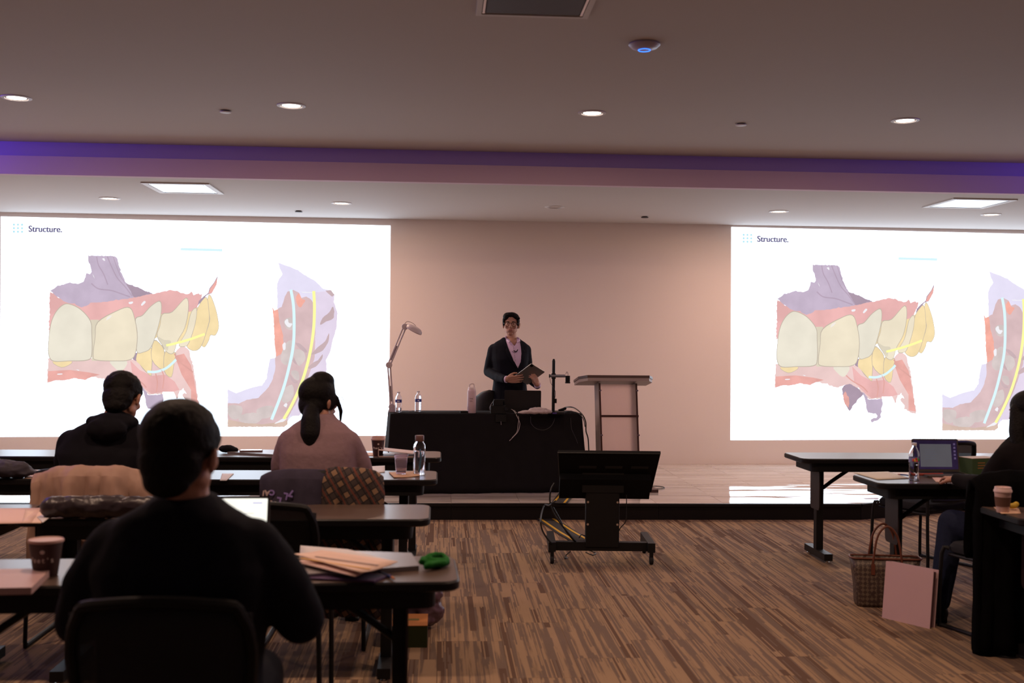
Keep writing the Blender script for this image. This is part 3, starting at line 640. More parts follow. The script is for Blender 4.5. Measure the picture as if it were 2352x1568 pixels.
def drape(poly, bvh, axis, off, o_parent, name, m, thick=.003, M=None, cuts=3, inv=False):
    """lay a flat outline (x,z) onto a surface looking along axis (0,1,0) or (0,-1,0)"""
    bm = bmesh.new(); vs = [bm.verts.new((x, 0, z)) for x, z in poly]; es = [bm.edges.new((vs[i], vs[(i+1) % len(vs)])) for i in range(len(vs))]
    bmesh.ops.triangle_fill(bm, use_beauty=True, edges=es)
    for _ in range(cuts): bmesh.ops.subdivide_edges(bm, edges=[e for e in bm.edges if e.calc_length() > .012], cuts=1, use_grid_fill=True)
    bmesh.ops.triangulate(bm, faces=bm.faces)
    ax = Vector(axis); lasty = None; miss = []
    for v in bm.verts:
        h = bvh.ray_cast(Vector((v.co.x, -ax.y*3, v.co.z)), ax)
        if h[0] is None: miss.append(v)
        else: v.co = h[0]-ax*off; lasty = v.co.y
    for v in miss: v.co.y = lasty or 0
    bm.normal_update(); me = bpy.data.meshes.new(name); bm.to_mesh(me); bm.free(); me.materials.append(m)
    o_ = bpy.data.objects.new(name, me); COL.objects.link(o_); o_.parent = o_parent
    for _ in range(1): mods(o_, ('SMOOTH', dict(factor=.5, iterations=2)), ('SOLIDIFY', dict(thickness=thick, offset=0)))
    return o_
def bvh_of(*obs):
    V = []; Fs = []
    for o_ in obs:
        n0 = len(V); V += [v.co.copy() for v in o_.data.vertices]; Fs += [tuple(i+n0 for i in p.vertices) for p in o_.data.polygons]
    return BVHTree.FromPolygons(V, Fs)

# ---- speaker -------------------------------------------------------
DSP = 11.0; KS = DSP/F_PX
base = at(1172, 784, d=DSP)
sp = empty('person', (base.x, base.y, ZS), -PSI, 'person in a dark suit jacket and lilac shirt standing behind the desk holding a tablet', 'person')
YH = 784+(1172-1176)*ROLL
def s2l(px, py, y=0):
    """photo pixel to the speaker's own frame on the plane y"""
    k = (DSP+y)/F_PX; return Vector(((px-1176)*k-(1172-1176)*KS, y, HCAM-ZS-(py-YH-(px-1172)*ROLL)*k))
SUIT = mat('navy_suit', (.0055, .006, .011), .75, var=.25, scale=14, bump=.05)
SHIRT = mat('lilac_shirt', (.66, .50, .68), .7, var=.06, scale=12, bump=.1)
hc = s2l(1173.5, 744); HM = headM(hc, R_(-3), R_(2), R_(1), 1.0)
rw, lw = s2l(1164, 871, -.31), s2l(1235, 883, -.31)         # wrists (viewer's left, right)
b = MB(); head_shape(b, HM)
b.limb([((.005, .012, 1.50), .050), ((.012, -.004, 1.41), .054), ((.022, -.030, 1.38), .056)], 16)
torso(b, [(0, .01, .80, .15, .10), (0, .01, .95, .14, .095), (.0, 0, 1.08, .13, .09), (0, 0, 1.25, .145, .095), (0, .005, 1.32, .12, .07), (.003, .01, 1.39, .06, .05)])
for s_ in (-1, 1): b.limb([((s_*.085, .01, .84), .085), ((s_*.095, 0, .46), .058), ((s_*.10, .02, .09), .04), ((s_*.105, -.11, .035), .03)])
b.limb([((-.135, .01, 1.285), .042), ((-.20, .03, 1.10), .038), ((-.13, -.13, 1.055), .034), (rw, .027)]); b.limb([((.13, .01, 1.285), .042), ((.170, .03, 1.10), .038), ((.20, -.10, 1.03), .034), (lw, .027)])
hand(b, rw+Vector((.004, 0, 0)), (1, -.16, .02), (.05, .9, .25), 1, 1.05, .22, 1, .9)
hand(b, lw+Vector((0, 0, .002)), (-.35, -.32, .75), (-.55, .75, -.1), -1, .95, .62)
body = b.build('body', SKIN, sp); organic(body, .0042, 3)
# eyes, mouth, brows
def onhead(o_): o_.matrix_local = HM; return o_
for s_ in (-1, 1):
    ey_ = onhead(MB().ell((s_*.030, -.0805, .004), (.0135, .006, .0036)).build('eye', EYEW, sp)); MB().ell((s_*.030, -.0855, .004), (.0055, .003, .0037)).build('iris', IRIS, ey_)
    onhead(MB().tube([(s_*.013, -.0935, .0235), (s_*.030, -.0945, .0255), (s_*.047, -.085, .0215)], [.003, .0036, .0018], 8).build('eyebrow', HAIR, sp))
onhead(MB().tube([(-.022, -.0925, -.0555), (-.008, -.099, -.0525), (0, -.100, -.0535), (.008, -.099, -.0525), (.022, -.0925, -.0555)], .0032, 8, smooth=3).tube([(-.018, -.094, -.061), (0, -.1, -.063), (.018, -.094, -.061)], .0040, 8, smooth=4).build('lips', LIP, sp))
gl = MB()
for s_ in (-1, 1):
    gl.tube([(s_*.034+.0235*math.cos(a*PI/12), -.107, .001+.0215*math.sin(a*PI/12)) for a in range(25)], .0022, 6)
    gl.tube([(s_*.057, -.107, .008), (s_*.074, -.09, .010), (s_*.084, 0, .006)], .0018, 6)
gl.tube([(-.011, -.107, .006), (0, -.110, .010), (.011, -.107, .006)], .0018, 6)
GLB = mat('glasses_frame', (.02, .012, .01), .3, var=.1)
onhead(gl.build('glasses', GLB, sp))
h = MB()
h.ell((0, .022, .048), (.083, .092, .070), n=24, m=16); h.ell((0, .055, -.005), (.074, .062, .075), n=20)
for s_ in (-1, 1): h.ell((s_*.071, -.008, .028), (.014, .055, .050))
h.ell((-.006, -.036, .088), (.066, .050, .027), rot=(R_(-8), R_(4), 0)); h.ell((.048, -.040, .078), (.034, .046, .025), rot=(0, R_(32), 0)); h.ell((-.048, -.032, .070), (.032, .052, .034), rot=(0, R_(-28), 0))
h.limb([((.050, -.045, .078), .020), ((.074, -.052, .062), .014), ((.086, -.055, .058), .007)])
hr = h.build('hair', HAIR, sp); organic(hr, .004, 3, .006, .015); onhead(hr)
# trousers, shirt, jacket
b = MB()
for s_ in (-1, 1): b.limb([((s_*.080, .01, .86), .105), ((s_*.095, 0, .46), .078), ((s_*.10, .02, .07), .06)], 16)
b.ell((0, .01, .92), (.165, .12, .12)); tr = b.build('trousers', SUIT, sp); organic(tr, .008, 3, .006)
for s_ in (-1, 1):
    b = MB(); b.ell((s_*.105, -.06, .04), (.048, .14, .042)); b.ell((s_*.10, .02, .05), (.045, .06, .05)); b.box(s_*.105-.045, s_*.105+.045, -.18, .07, 0, .02); o_ = b.build('shoe', BLACK, sp); organic(o_, .006, 3)
b = MB(); torso(b, [(0, .01, .86, .158, .11), (0, .01, 1.0, .15, .10), (.0, 0, 1.1, .145, .098), (0, 0, 1.26, .165, .108), (.004, .008, 1.34, .140, .080), (.008, .012, 1.375, .07, .055)])
sh = b.build('shirt', SHIRT, sp); organic(sh, .006, 3)
b = MB(); torso(b, [(.0, .01, .80, .178, .135), (.0, .01, .92, .172, .13), (.0, 0, 1.06, .160, .122), (0, 0, 1.22, .184, .130), (0, .005, 1.31, .192, .112), (0, .010, 1.355, .188, .096), (.002, .018, 1.388, .150, .080), (.004, .03, 1.415, .108, .062), (.006, .042, 1.440, .080, .046)])
ARMR = [((-.160, .01, 1.316), .060), ((-.192, .025, 1.19), .058), ((-.212, .03, 1.10), .052), ((-.13, -.13, 1.055), .047), (rw+Vector((-.012, .02, 0)), .038)]
ARML = [((.152, .01, 1.316), .058), ((.165, .03, 1.20), .056), ((.170, .03, 1.10), .050), ((.20, -.10, 1.03), .044), (lw+Vector((0, .03, -.01)), .036)]
b.limb(ARMR, 18); b.limb(ARML, 18)
jk = b.build('jacket', SUIT, sp); organic(jk, .0065, 8, .008, .10)
bv = bvh_of(jk, body)
def s2(px, py): v = s2l(px, py, -.12); return (v.x, v.z)
VN = [(1159, 773), (1169, 779), (1176, 787), (1182, 794), (1187, 785), (1190, 779), (1193, 775), (1197.5, 790), (1199.5, 812), (1197, 830), (1190.5, 849), (1184, 838), (1177, 822), (1168, 802)]
vn = drape([s2(*q) for q in VN], bv, (0, 1, 0), .004, sp, 'shirt_front', SHIRT, .004)
bv2 = bvh_of(jk, vn)
drape([s2(*q) for q in [(1159, 776), (1157, 786), (1163, 800), (1161, 806), (1172, 830), (1190, 851), (1192, 848), (1180, 828), (1170, 805), (1163, 788)]], bv2, (0, 1, 0), .006, sp, 'lapel', SUIT, .006)
drape([s2(*q) for q in [(1194, 783), (1201, 790), (1203, 802), (1206, 806), (1202, 826), (1192, 850), (1190, 847), (1197, 830), (1198.5, 812), (1196.5, 795)]], bv2, (0, 1, 0), .006, sp, 'lapel', SUIT, .006)
drape([s2(*q) for q in [(1160, 774), (1166, 786), (1169, 787.5), (1173, 782), (1166, 775), (1161, 769)]], bv2, (0, 1, 0), .018, sp, 'collar', SHIRT, .005)
drape([s2(*q) for q in [(1186, 778), (1187, 788), (1191, 786), (1195, 782), (1193, 776), (1188, 773)]], bv2, (0, 1, 0), .018, sp, 'collar', SHIRT, .005)
drape([s2(*q) for q in [(1178, 793), (1179, 793), (1185, 830), (1184, 830)]], bv2, (0, 1, 0), .003, sp, 'button_placket', mat('lilac_seam', (.33, .22, .36), .7), .003)
for py in (802, 813, 824):
    x, z = s2(1180.5+(py-802)*.15, py); hh = bv2.ray_cast(Vector((x, -3, z)), Vector((0, 1, 0)))
    MB().lathe([(.0045, -.003), (.0045, .003)], (x, hh[0].y-.003, z), 10, 'y').build('button', mat('button_pale', (.7, .6, .7), .4), sp)
x, z = s2(1191.5, 853); hh = bv2.ray_cast(Vector((x, -3, z)), Vector((0, 1, 0)))
MB().lathe([(.008, -.003), (.008, .003)], (x, hh[0].y-.004, z), 12, 'y').build('jacket_button', BLACK, sp)
a_, c_ = s2(1180, 805), s2(1190, 806); yy = bv2.ray_cast(Vector((a_[0], -3, a_[1])), Vector((0, 1, 0)))[0].y-.012
lm = tag(MB().tube([(a_[0], yy, a_[1]), (a_[0]+.022, yy-.004, a_[1]-.010), (a_[0]+.034, yy-.006, a_[1]-.002), (a_[0]+.040, yy-.006, a_[1]+.012)], .0045, 8).tube([(a_[0]-.016, yy, a_[1]-.004), (a_[0]-.002, yy-.004, a_[1]-.016), (a_[0]+.020, yy-.004, a_[1]-.017), (a_[0]+.032, yy-.004, a_[1]-.006)], .0016, 6, smooth=4).build('lapel_microphone', BLACK), 'small black clip microphone on the lilac shirt of the speaker', 'microphone')
lm.matrix_world = Matrix.Translation((base.x, base.y, ZS)) @ Matrix.Rotation(-PSI, 4, 'Z')
b = MB(); b.tube([rw+Vector((-.006, .012, 0)), rw+Vector((.006, .004, 0))], .034, 16); b.build('shirt_cuff', SHIRT, sp)
b = MB(); b.tube([lw+Vector((.004, .02, -.014)), lw+Vector((0, .006, .002))], .033, 16); b.build('shirt_cuff', SHIRT, sp)
# tablet
tc_ = s2l(1217, 859, -.315); U = Vector((-.162, .13, -.129)).normalized(); V_ = Vector((.108, .07, -.065)); V_ = (V_-U*V_.dot(U)).normalized(); Nn = U.cross(V_).normalized()
TM = Matrix.Translation((base.x, base.y, ZS)) @ Matrix.Rotation(-PSI, 4, 'Z') @ Matrix(((U.x, V_.x, Nn.x, tc_.x), (U.y, V_.y, Nn.y, tc_.y), (U.z, V_.z, Nn.z, tc_.z), (0, 0, 0, 1)))
tb = empty('tablet', (0, 0, 0), 0, 'grey tablet computer held in both hands of the speaker', 'tablet'); tb.matrix_world = TM
MB().prism(rrect(.248, .178, .012), -.003, .003).build('back_shell', mat('grey_aluminium', (.28, .26, .25), .42, .6, var=.03), tb)
sg = 1 if (Matrix.Rotation(-PSI, 4, 'Z') @ Nn.to_4d()).y < 0 else -1     # the side turned to the camera is the back
MB().prism(rrect(.24, .17, .008), *sorted((-sg*.003, -sg*.0036))).build('screen', mat('dark_glass', (.01, .01, .012), .1), tb)
MB().prism(rrect(.032, .032, .008, cx=-.105, cy=-.07), *sorted((sg*.003, sg*.0042))).build('camera_bump', BLACK, tb)

# ---- audience ------------------------------------------------------
def seated(name_label, px, d, top, hair, head_px, zsh, sw, bulk=1.0, yaw=0, hyaw=0, hpitch=0, htilt=0, hs=1.0, lean=.0, elbows=None, hands=None, vox=.008, skin=SKIN2, trous=None, topname='sweater', disp=.012, hoff=0, hdisp=.006, leg=None):
    p0 = at(px, 784, d=d); g = empty('person', (p0.x, p0.y, 0), -PSI+yaw, name_label, 'person')
    hp = at(head_px[0], head_px[1], d=d+hoff); Mi = (Matrix.Translation((p0.x, p0.y, 0)) @ Matrix.Rotation(-PSI+yaw, 4, 'Z')).inverted(); hl = Mi @ hp
    H_ = headM(hl, PI+hyaw, hpitch, htilt, hs)
    nb = Vector((hl.x*.55, hl.y*.5+lean*.5, zsh+.03))       # neck base
    el = elbows or [(-sw-.05, .16, zsh-.30), (sw+.05, .16, zsh-.30)]; hd = hands or [(-.14, .44, .775), (.14, .44, .775)]
    def arms(b, dr):
        for i, s_ in enumerate((-1, 1)):
            e = Vector(el[i]); w_ = Vector(hd[i]); 
            yield i, s_, e, w_
    b = MB(); head_shape(b, H_); top_n = hl+Vector((0, -.01, -.03))
    b.limb([(top_n, .052*hs), (nb, .058*hs)], 14)
    torso(b, [(0, .02, .46, .15, .10), (0, .0, .62, .14, .10), (0, lean*.3, .82, .15, .10), (0, lean*.6, zsh-.10, sw-.07, .08), (nb.x*.5, lean, zsh-.03, sw*.4, .06)])
    for s_ in (-1, 1): 
        kn, an = ((s_*.11, .42, .51), (s_*.12, .40, .09)) if not (leg and s_ < 0) else leg
        b.limb([((s_*.09, 0, .50), .085), (kn, .056), (an, .038), ((an[0]+s_*.01, an[1]+.12, .035), .030)])
    for i, s_, e, w_ in arms(b, 0):
        b.limb([((s_*(sw-.075), lean*.8, zsh-.135), .042), (e, .038), (w_, .027)]); dd = (w_-e).normalized(); dd.z *= .3
        hand(b, w_, dd, (0, 0, -1), -s_, 1, .35)
    bd = b.build('body', skin, g); organic(bd, .0055, 3, dec=.5)
    b = MB(); k = bulk
    torso(b, [(0, .02, .47, .185*k, .14*k), (0, -.01, .62, .175*k, .135*k), (0, lean*.3-.01, .82, .185*k, .135*k), (0, lean*.55-.01, zsh-.16, (sw-.01)*min(k, 1.1), .13*k), (nb.x*.2, lean*.7, zsh-.10, sw*.98, .12*k), (nb.x*.3, lean*.8, zsh-.055, sw*.88, .108*k), (nb.x*.45, nb.y*.7, zsh-.02, sw*.68, .095*k), (nb.x*.7, nb.y*.9, zsh+.008, sw*.45, .082*k), (nb.x, nb.y, zsh+.035, .075, .072)])
    for i, s_, e, w_ in arms(b, 0):
        sx = s_*(sw-.055); b.limb([((sx, lean*.8, zsh-.115), .070*k), (Vector((sx, lean*.8, zsh-.115)).lerp(e, .55)+Vector((s_*.01, -.01, 0)), .066*k), (e, .056*k), (e.lerp(w_, .5), .050*k), (w_-(w_-e).normalized()*.01, .038)], 16)
    tp = b.build(topname, top, g); organic(tp, vox, 12, disp, .11, dec=.6)
    b = MB()
    for s_ in (-1, 1):
        kn, an = ((s_*.11, .42, .51), (s_*.12, .40, .10)) if not (leg and s_ < 0) else leg
        b.limb([((s_*.09, .0, .50), .105*k), (kn, .078), (an, .058)], 14)
    b.ell((0, .0, .50), (.19*k, .15*k, .10)); tr = b.build('trousers', trous or SUIT, g); organic(tr, .010, 3, .006, dec=.5)
    for s_ in (-1, 1):
        fx, fy = (s_*.12, .40) if not (leg and s_ < 0) else leg[1][:2]; b = MB(); b.ell((fx+s_*.01, fy+.09, .045), (.046, .13, .042)); b.ell((fx, fy, .055), (.044, .055, .052)); b.box(fx+s_*.01-.04, fx+s_*.01+.04, fy-.04, fy+.20, 0, .02); o_ = b.build('shoe', BLACK, g); organic(o_, .008, 2)
    h = MB(); hair(h); hr = h.build('hair', HAIR, g); organic(hr, .0055, 4, hdisp, .022, dec=.7); hr.matrix_local = H_
    for s_ in (-1, 1):
        e1 = MB().ell((s_*.030, -.0805, .004), (.0135, .006, .0052)).build('eye', EYEW, g); e1.matrix_local = H_
        e2 = MB().ell((s_*.030, -.0855, .004), (.0055, .003, .005)).build('iris', IRIS, e1)
    return g, tp, hr, H_
def hair_short(h):
    h.ell((0, .020, .045), (.086, .098, .082), n=24, m=16); h.ell((0, .050, -.015), (.076, .062, .072), n=20); h.ell((0, .065, -.06), (.058, .040, .04))
    for s_ in (-1, 1): h.ell((s_*.068, .010, .036), (.017, .060, .045))
    h.ell((0, -.018, .083), (.064, .052, .030))
DARKS = mat('dark_sweater', (.009, .009, .014), .9, var=.3, scale=20, bump=.15)
HOOD = mat('black_hoodie', (.0075, .007, .010), .9, var=.3, scale=20, bump=.15)
MAUVE = mat('mauve_knit', (.24, .155, .175), .9, var=.10, scale=40, bump=.3)
JEANS = mat('jeans', (.014, .018, .038), .9, var=.3, scale=60)
CHINO = mat('beige_trousers', (.18, .12, .09), .85, var=.1)
# nearest man
man, tp, hr, _ = seated('person with short black hair in a dark sweater seated nearest the camera, seen from behind', 428, 2.99, DARKS, hair_short, (418, 1040), 1.085, .235, 1.22, hyaw=R_(-12), hpitch=R_(4), hs=1.16, lean=.02,
   elbows=[(-.305, .06, .76), (.305, .06, .77)], hands=[(-.16, .42, .80), (.20, .42, .80)], vox=.009, disp=.014, hoff=-.03, hdisp=.003)
# man under the left slide
man2, tp2, hr2, _ = seated('person in a black hooded sweatshirt looking down at the second left row', 237, 5.75, HOOD, hair_short, (283, 914), 1.10, .235, 1.08, hyaw=R_(-10), hpitch=R_(24), htilt=R_(6), hs=1.10, lean=.08,
   elbows=[(-.25, .20, .80), (.25, .20, .80)], hands=[(-.12, .50, .775), (.12, .50, .775)], vox=.009, disp=.012, hoff=.10, hdisp=.008)
b = MB(); b.ell((.055, .0, 1.105), (.12, .085, .045), rot=(R_(20), 0, 0)); b.ell((.05, -.075, 1.07), (.11, .05, .06)); b.limb([((-.06, .02, 1.10), .032), ((.05, -.06, 1.12), .036), ((.15, .02, 1.10), .032)])
o_ = b.build('hood', HOOD, man2); organic(o_, .008, 6, .012, .05)
# woman with ponytail
def hair_woman(h):
    h.ell((0, .022, .042), (.090, .102, .088), n=24, m=16); h.ell((0, .055, -.02), (.080, .062, .075), n=20); h.ell((-.01, -.005, .108), (.058, .066, .046), rot=(R_(10), 0, 0))
    for s_ in (-1, 1): h.ell((s_*.075, -.005, .010), (.016, .045, .060))
    h.ell((0, -.022, .080), (.066, .052, .034))
    h.limb([((-.04, .085, -.050), .040), ((-.068, .110, -.10), .050), ((-.084, .118, -.165), .053), ((-.088, .115, -.225), .040), ((-.080, .11, -.280), .014)], 14)
    h.limb([((-.078, -.045, .02), .012), ((-.082, -.075, -.05), .012), ((-.075, -.08, -.11), .006)])
wom, tp3, hr3, WM = seated('person with a black ponytail and glasses in a mauve knit top, facing right', 733, 5.72, MAUVE, hair_woman, (735, 920), 1.12, .200, 1.04, hyaw=R_(-42), hpitch=R_(2), hs=1.0, lean=.03,
   elbows=[(-.205, .12, .80), (.220, .14, .80)], hands=[(-.10, .46, .775), (.12, .46, .775)], vox=.008, disp=.006, hoff=.08, trous=CHINO, hdisp=.0)
gl2 = MB()
for s_ in (-1, 1):
    gl2.tube([(s_*.034+.0245*math.cos(a*PI/10), -.110, .001+.0215*math.sin(a*PI/10)) for a in range(21)], .0018, 6)
    gl2.tube([(s_*.059, -.110, .008), (s_*.078, -.09, .010), (s_*.088, 0, .006)], .0016, 6)
gl2.tube([(-.011, -.110, .006), (0, -.113, .010), (.011, -.110, .006)], .0016, 6)
g2 = gl2.build('glasses', mat('clear_frame', (.5, .48, .5), .2), wom); g2.matrix_local = WM
LG = mat('lens_glass', (.95, .95, 1), .02, trans=1, ior=1.3)
for s_ in (-1, 1):
    l_ = MB().lathe([(.024, -.001), (.024, .001)], (s_*.034, -.110, .001), 16, 'y').build('lens', LG, g2)
# woman at the right frame edge
def hair_long(h):
    h.ell((0, .022, .042), (.094, .104, .084), n=24, m=16); h.ell((0, .05, -.05), (.098, .066, .11), n=20)
    for s_ in (-1, 1): h.limb([((s_*.075, .01, .02), .034), ((s_*.098, .03, -.09), .040), ((s_*.100, .05, -.20), .040), ((s_*.092, .06, -.30), .034), ((s_*.08, .06, -.36), .014)], 12)
    h.limb([((0, .075, -.02), .05), ((0, .09, -.15), .060), ((0, .09, -.28), .055), ((0, .085, -.35), .03)], 12)
wm2, tp4, hr4, _ = seated('person with long dark hair in black, cut off by the right frame edge', 2392, 5.95, mat('black_knit', (.008, .006, .007), .9, var=.2), hair_long, (2360, 950), 1.065, .225, .98, yaw=.12, hyaw=R_(10), hpitch=R_(4), hs=1.04, lean=.03,
   elbows=[(-.235, .12, .78), (.235, .10, .80)], hands=[(-.24, .42, .78), (.12, .44, .78)], vox=.009, hoff=.06, trous=JEANS, hdisp=0, leg=((-.30, .36, .54), (-.40, .30, .12)))
# her near leg stretched left beside the chair is part of the trousers already built

# chairs
p_ = at(428, 784, d=3.03); chair(p_.x, p_.y, -.02, 'chair of the nearest seated person in the dark sweater')
p_ = at(218, 784, d=5.74); chair(p_.x, p_.y, 0, 'chair of the hooded person, under the beige jacket')
p_ = at(737, 784, d=5.72); chair(p_.x, p_.y, 0, 'chair of the ponytailed person, under the plaid and navy clothes')
p_ = at(618, 784, d=4.66); chair(p_.x, p_.y, 0, 'empty chair pushed under the third left row, right of the open laptop')
p_ = at(2128, 784, d=7.78); chair(p_.x, p_.y, .45, 'empty chair at the front right table, behind the laptop')
p_ = at(2325, 784, d=5.97); chair(p_.x, p_.y, .30, 'chair of the person in black at the right edge, under the black coat')

# ================================================================== SPEAKER'S DESK
CLOTH = mat('black_tablecloth', (.010, .009, .010), .9, var=.2, scale=8)
ZD = .87
A_ = at(897, 950, z=ZD); B_ = at(1337, 950, z=ZD)
dvec = (B_-A_).normalized(); nvec = Vector((-dvec.y, dvec.x, 0)); DL = (B_-A_).length; DW = .47
dk = empty('presenter_desk', (A_+dvec*DL/2+nvec*DW/2).xy.to_3d()+Vector((0, 0, ZS)), math.atan2(dvec.y, dvec.x), 'long stage desk entirely covered by a black tablecloth', 'desk')
b = MB(); b.box(-DL/2+.01, DL/2-.01, -DW/2+.01, DW/2-.01, ZD-ZS-.035, ZD-ZS-.004); b.build('desk_top', BLACK, dk, smooth=False)
for sx in (-1, 1):
    for sy in (-1, 1): MB().tube([(sx*(DL/2-.1), sy*(DW/2-.06), 0), (sx*(DL/2-.1), sy*(DW/2-.06), ZD-ZS-.035)], .015, 10).build('leg', BLACKM, dk)
def cloth_ring(z, ext, wav, seed):
    out = []; base = rrect(DL+2*ext, DW+2*ext, .015+ext*.6, 3); N_ = []
    for i in range(len(base)):
        a, c_ = Vector(base[i]), Vector(base[(i+1) % len(base)]); k = max(1, int((c_-a).length/.04))
        for j in range(k): N_.append(a.lerp(c_, j/k))
    return N_
def cloth():
    R0 = []; n_ = None
    base0 = cloth_ring(0, 0, 0, 0); m_ = len(base0)
    tot = 0
    for k in range(13):
        v = k/12; z = (ZD-ZS)*(1-v)+.004*v; ring = []
        for i, q in enumerate(base0):
            ccx = Vector((q.x*.9, q.y*.5)); n2 = Vector((q.x/(DL/2), q.y/(DW/2)*1.0)); n2 = Vector((math.copysign(abs(n2.x)**8, n2.x), math.copysign(abs(n2.y)**8, n2.y)))
            if n2.length: n2.normalize()
            s_ = i*.045; w_ = .012*v*(math.sin(s_*9+1)+.6*math.sin(s_*21))+.006*v*math.sin(s_*47)
            e = .035*v**.8+w_*min(1, v*2); ring.append((q.x+n2.x*e*1.3, q.y+n2.y*e, z+(.006*math.sin(s_*14) if k == 12 else 0)*0))
        R0.append(ring)
    top = [[(q[0]*.97, q[1]*.97, ZD-ZS+.001) for q in R0[0]]]
    return MB().rings(top+R0, cap=False).add([(q[0]*.97, q[1]*.97, ZD-ZS+.001) for q in R0[0]], [tuple(range(m_))])
ck = tag(cloth().build('tablecloth', CLOTH), 'black cloth draped to the floor over the stage desk', 'tablecloth'); ck.location = dk.location; ck.rotation_euler = dk.rotation_euler
mods(ck, ('SOLIDIFY', dict(thickness=.003, offset=-1)))
ZT = ZD+.0025
def on(px, py, z=ZT): return at(px, py, z=z)
# magnifier lamp clamped at the left end
LWH = mat('lamp_white', (.52, .44, .45), .45, var=.04); LGR = mat('lamp_grey_spring', (.25, .2, .2), .4, .5, var=.1)
dL = 10.40
la = lambda x, y, dd=0: at(x, y, d=dL+dd)
lp = empty('magnifier_lamp', la(900, 947), 0, 'white articulated magnifier lamp clamped to the left end of the desk', 'lamp')
def LB(): return MB(Matrix.Translation(-la(900, 947)))
b = LB(); b.cbox(la(901, 943), (.055, .07, .06)); b.cbox(la(902, 962, -.02), (.05, .05, .03)); b.tube([la(902, 950), la(902, 966)], .010, 10); b.build('clamp', LWH, lp, smooth=False)
j0, j1, j2, j3 = la(900, 934), la(893.5, 838), la(930, 750), la(945, 752)
def knuckle(c): 
    b = LB(); c = Vector(c); b.lathe([(.001, -.022), (.028, -.022), (.030, -.016), (.030, .016), (.028, .022), (.001, .022)], tuple(c), 20, 'y'); b.lathe([(.006, -.026), (.006, -.020)], tuple(c), 8, 'y'); return b
for c in (j0, j1, j2): knuckle(c).build('joint', LWH, lp)
for a, c_ in ((j0, j1), (j1, j2)):
    t = (c_-a).normalized(); s_ = t.cross(Vector((0, 1, 0))).normalized()*.012
    b = LB(); b.tube([a+s_+t*.02, c_+s_-t*.02], .007, 8); b.tube([a-s_+t*.02, c_-s_-t*.02], .007, 8); b.build('arm_rod', LWH, lp)
    b = LB(); b.tube([a+t*.05, a.lerp(c_, .5)], .0045, 8); b.build('spring', LGR, lp)
hd_ = MB(Matrix.Translation(la(951, 757)-la(900, 947)) @ Euler((R_(8), R_(28), 0)).to_matrix().to_4x4())
hd_.lathe([(.001, .030), (.035, .032), (.060, .026), (.080, .010), (.084, -.006), (.080, -.012), (.001, -.012)], n=32); hd_.build('lamp_head', LWH, lp)
b = LB(); b.tube([la(928, 745), la(936, 738), la(948, 742), la(955, 748)], .0025, 6, smooth=5); b.build('head_cable', LGR, lp)
b = LB(); b.tube([la(898, 930), la(891, 950), la(897, 970), la(893, 990), la(889, 1010), la(890, 1035), la(893, 1055), la(894, 1100)], .0028, 6, smooth=5); b.build('power_cable', LWH, lp)
# PET bottles
PET = mat('clear_plastic', (.93, .93, .97), .03, trans=1, ior=1.38); WATER = mat('water', (.95, .97, 1), .0, trans=1, ior=1.33); LBL = mat('blue_label', (.03, .04, .25), .4, var=.1); CAPW = mat('white_cap', (.6, .55, .56), .4)
LBW = mat('label_white', (.6, .6, .65), .4)
def pet(p, label, h=.19, r=.031, lblm=LBL, wl=.5, grp=None, cap=True):
    o_ = empty('water_bottle', p, 0, label, 'bottle', grp)
    k = h/.19
    pr = [(.001, .0), (r*.8, .0), (r, .006), (r*.93, .020), (r, .032), (r*.92, .044), (r, .056), (r*.92, .068), (r, .080), (r*.96, .092), (r*.97, .118), (r, .128), (r*.85, .148), (r*.5, .166), (.0125, .172), (.0125, .180)]
    b = MB(); b.lathe([(a, z*k) for a, z in pr]+[(.0105, .180*k)]+[(max(a-.0018, .0008), z*k+(.0016 if i < 2 else 0)) for i, (a, z) in list(enumerate(pr))[::-1][1:]], n=24); b.build('bottle_body', PET, o_)
    wz = [(a, z) for a, z in pr if z <= wl*.18]
    b = MB(); b.lathe([(max(a-.0030, .0008), max(z, .0026)*k) for a, z in wz]+[(wz[-1][0]-.003, wz[-1][1]*k+.001), (.0008, wz[-1][1]*k+.001)], n=20); b.build('water', WATER, o_)
    b = MB(); b.lathe([(r*.99, .093*k), (r*.99, .119*k)], n=24); b.f = b.f[:-2]; b.m = b.m[:-2]; lb_ = b.build('label_band', lblm, o_)
    b = MB(); b.lathe([(.001, .191*k), (.0142, .191*k), (.0148, .188*k), (.0148, .178*k), (.001, .178*k)], n=20); b.build('cap', CAPW, o_)
    return o_, lb_
o_, l_ = pet(on(915, 947), 'half-empty water bottle beside the lamp clamp on the desk', wl=.30)
MB().box(-.012, .012, -.0318, -.0308, .101, .111).build('label_print', LBW, l_, smooth=False)
o_, l_ = pet(on(960.5, 946), 'full water bottle, second from the left on the desk', h=.195, wl=.9)
MB().box(-.006, .012, -.0318, -.0308, .103, .115).build('label_print', LBW, l_, smooth=False)
MB().cbox(on(942, 944)+Vector((0, 0, .004)), (.028, .02, .008)).build('bottle_cap', CAPW)
tag(bpy.data.objects['bottle_cap'], 'loose small white cap lying between the two desk bottles', 'cap')
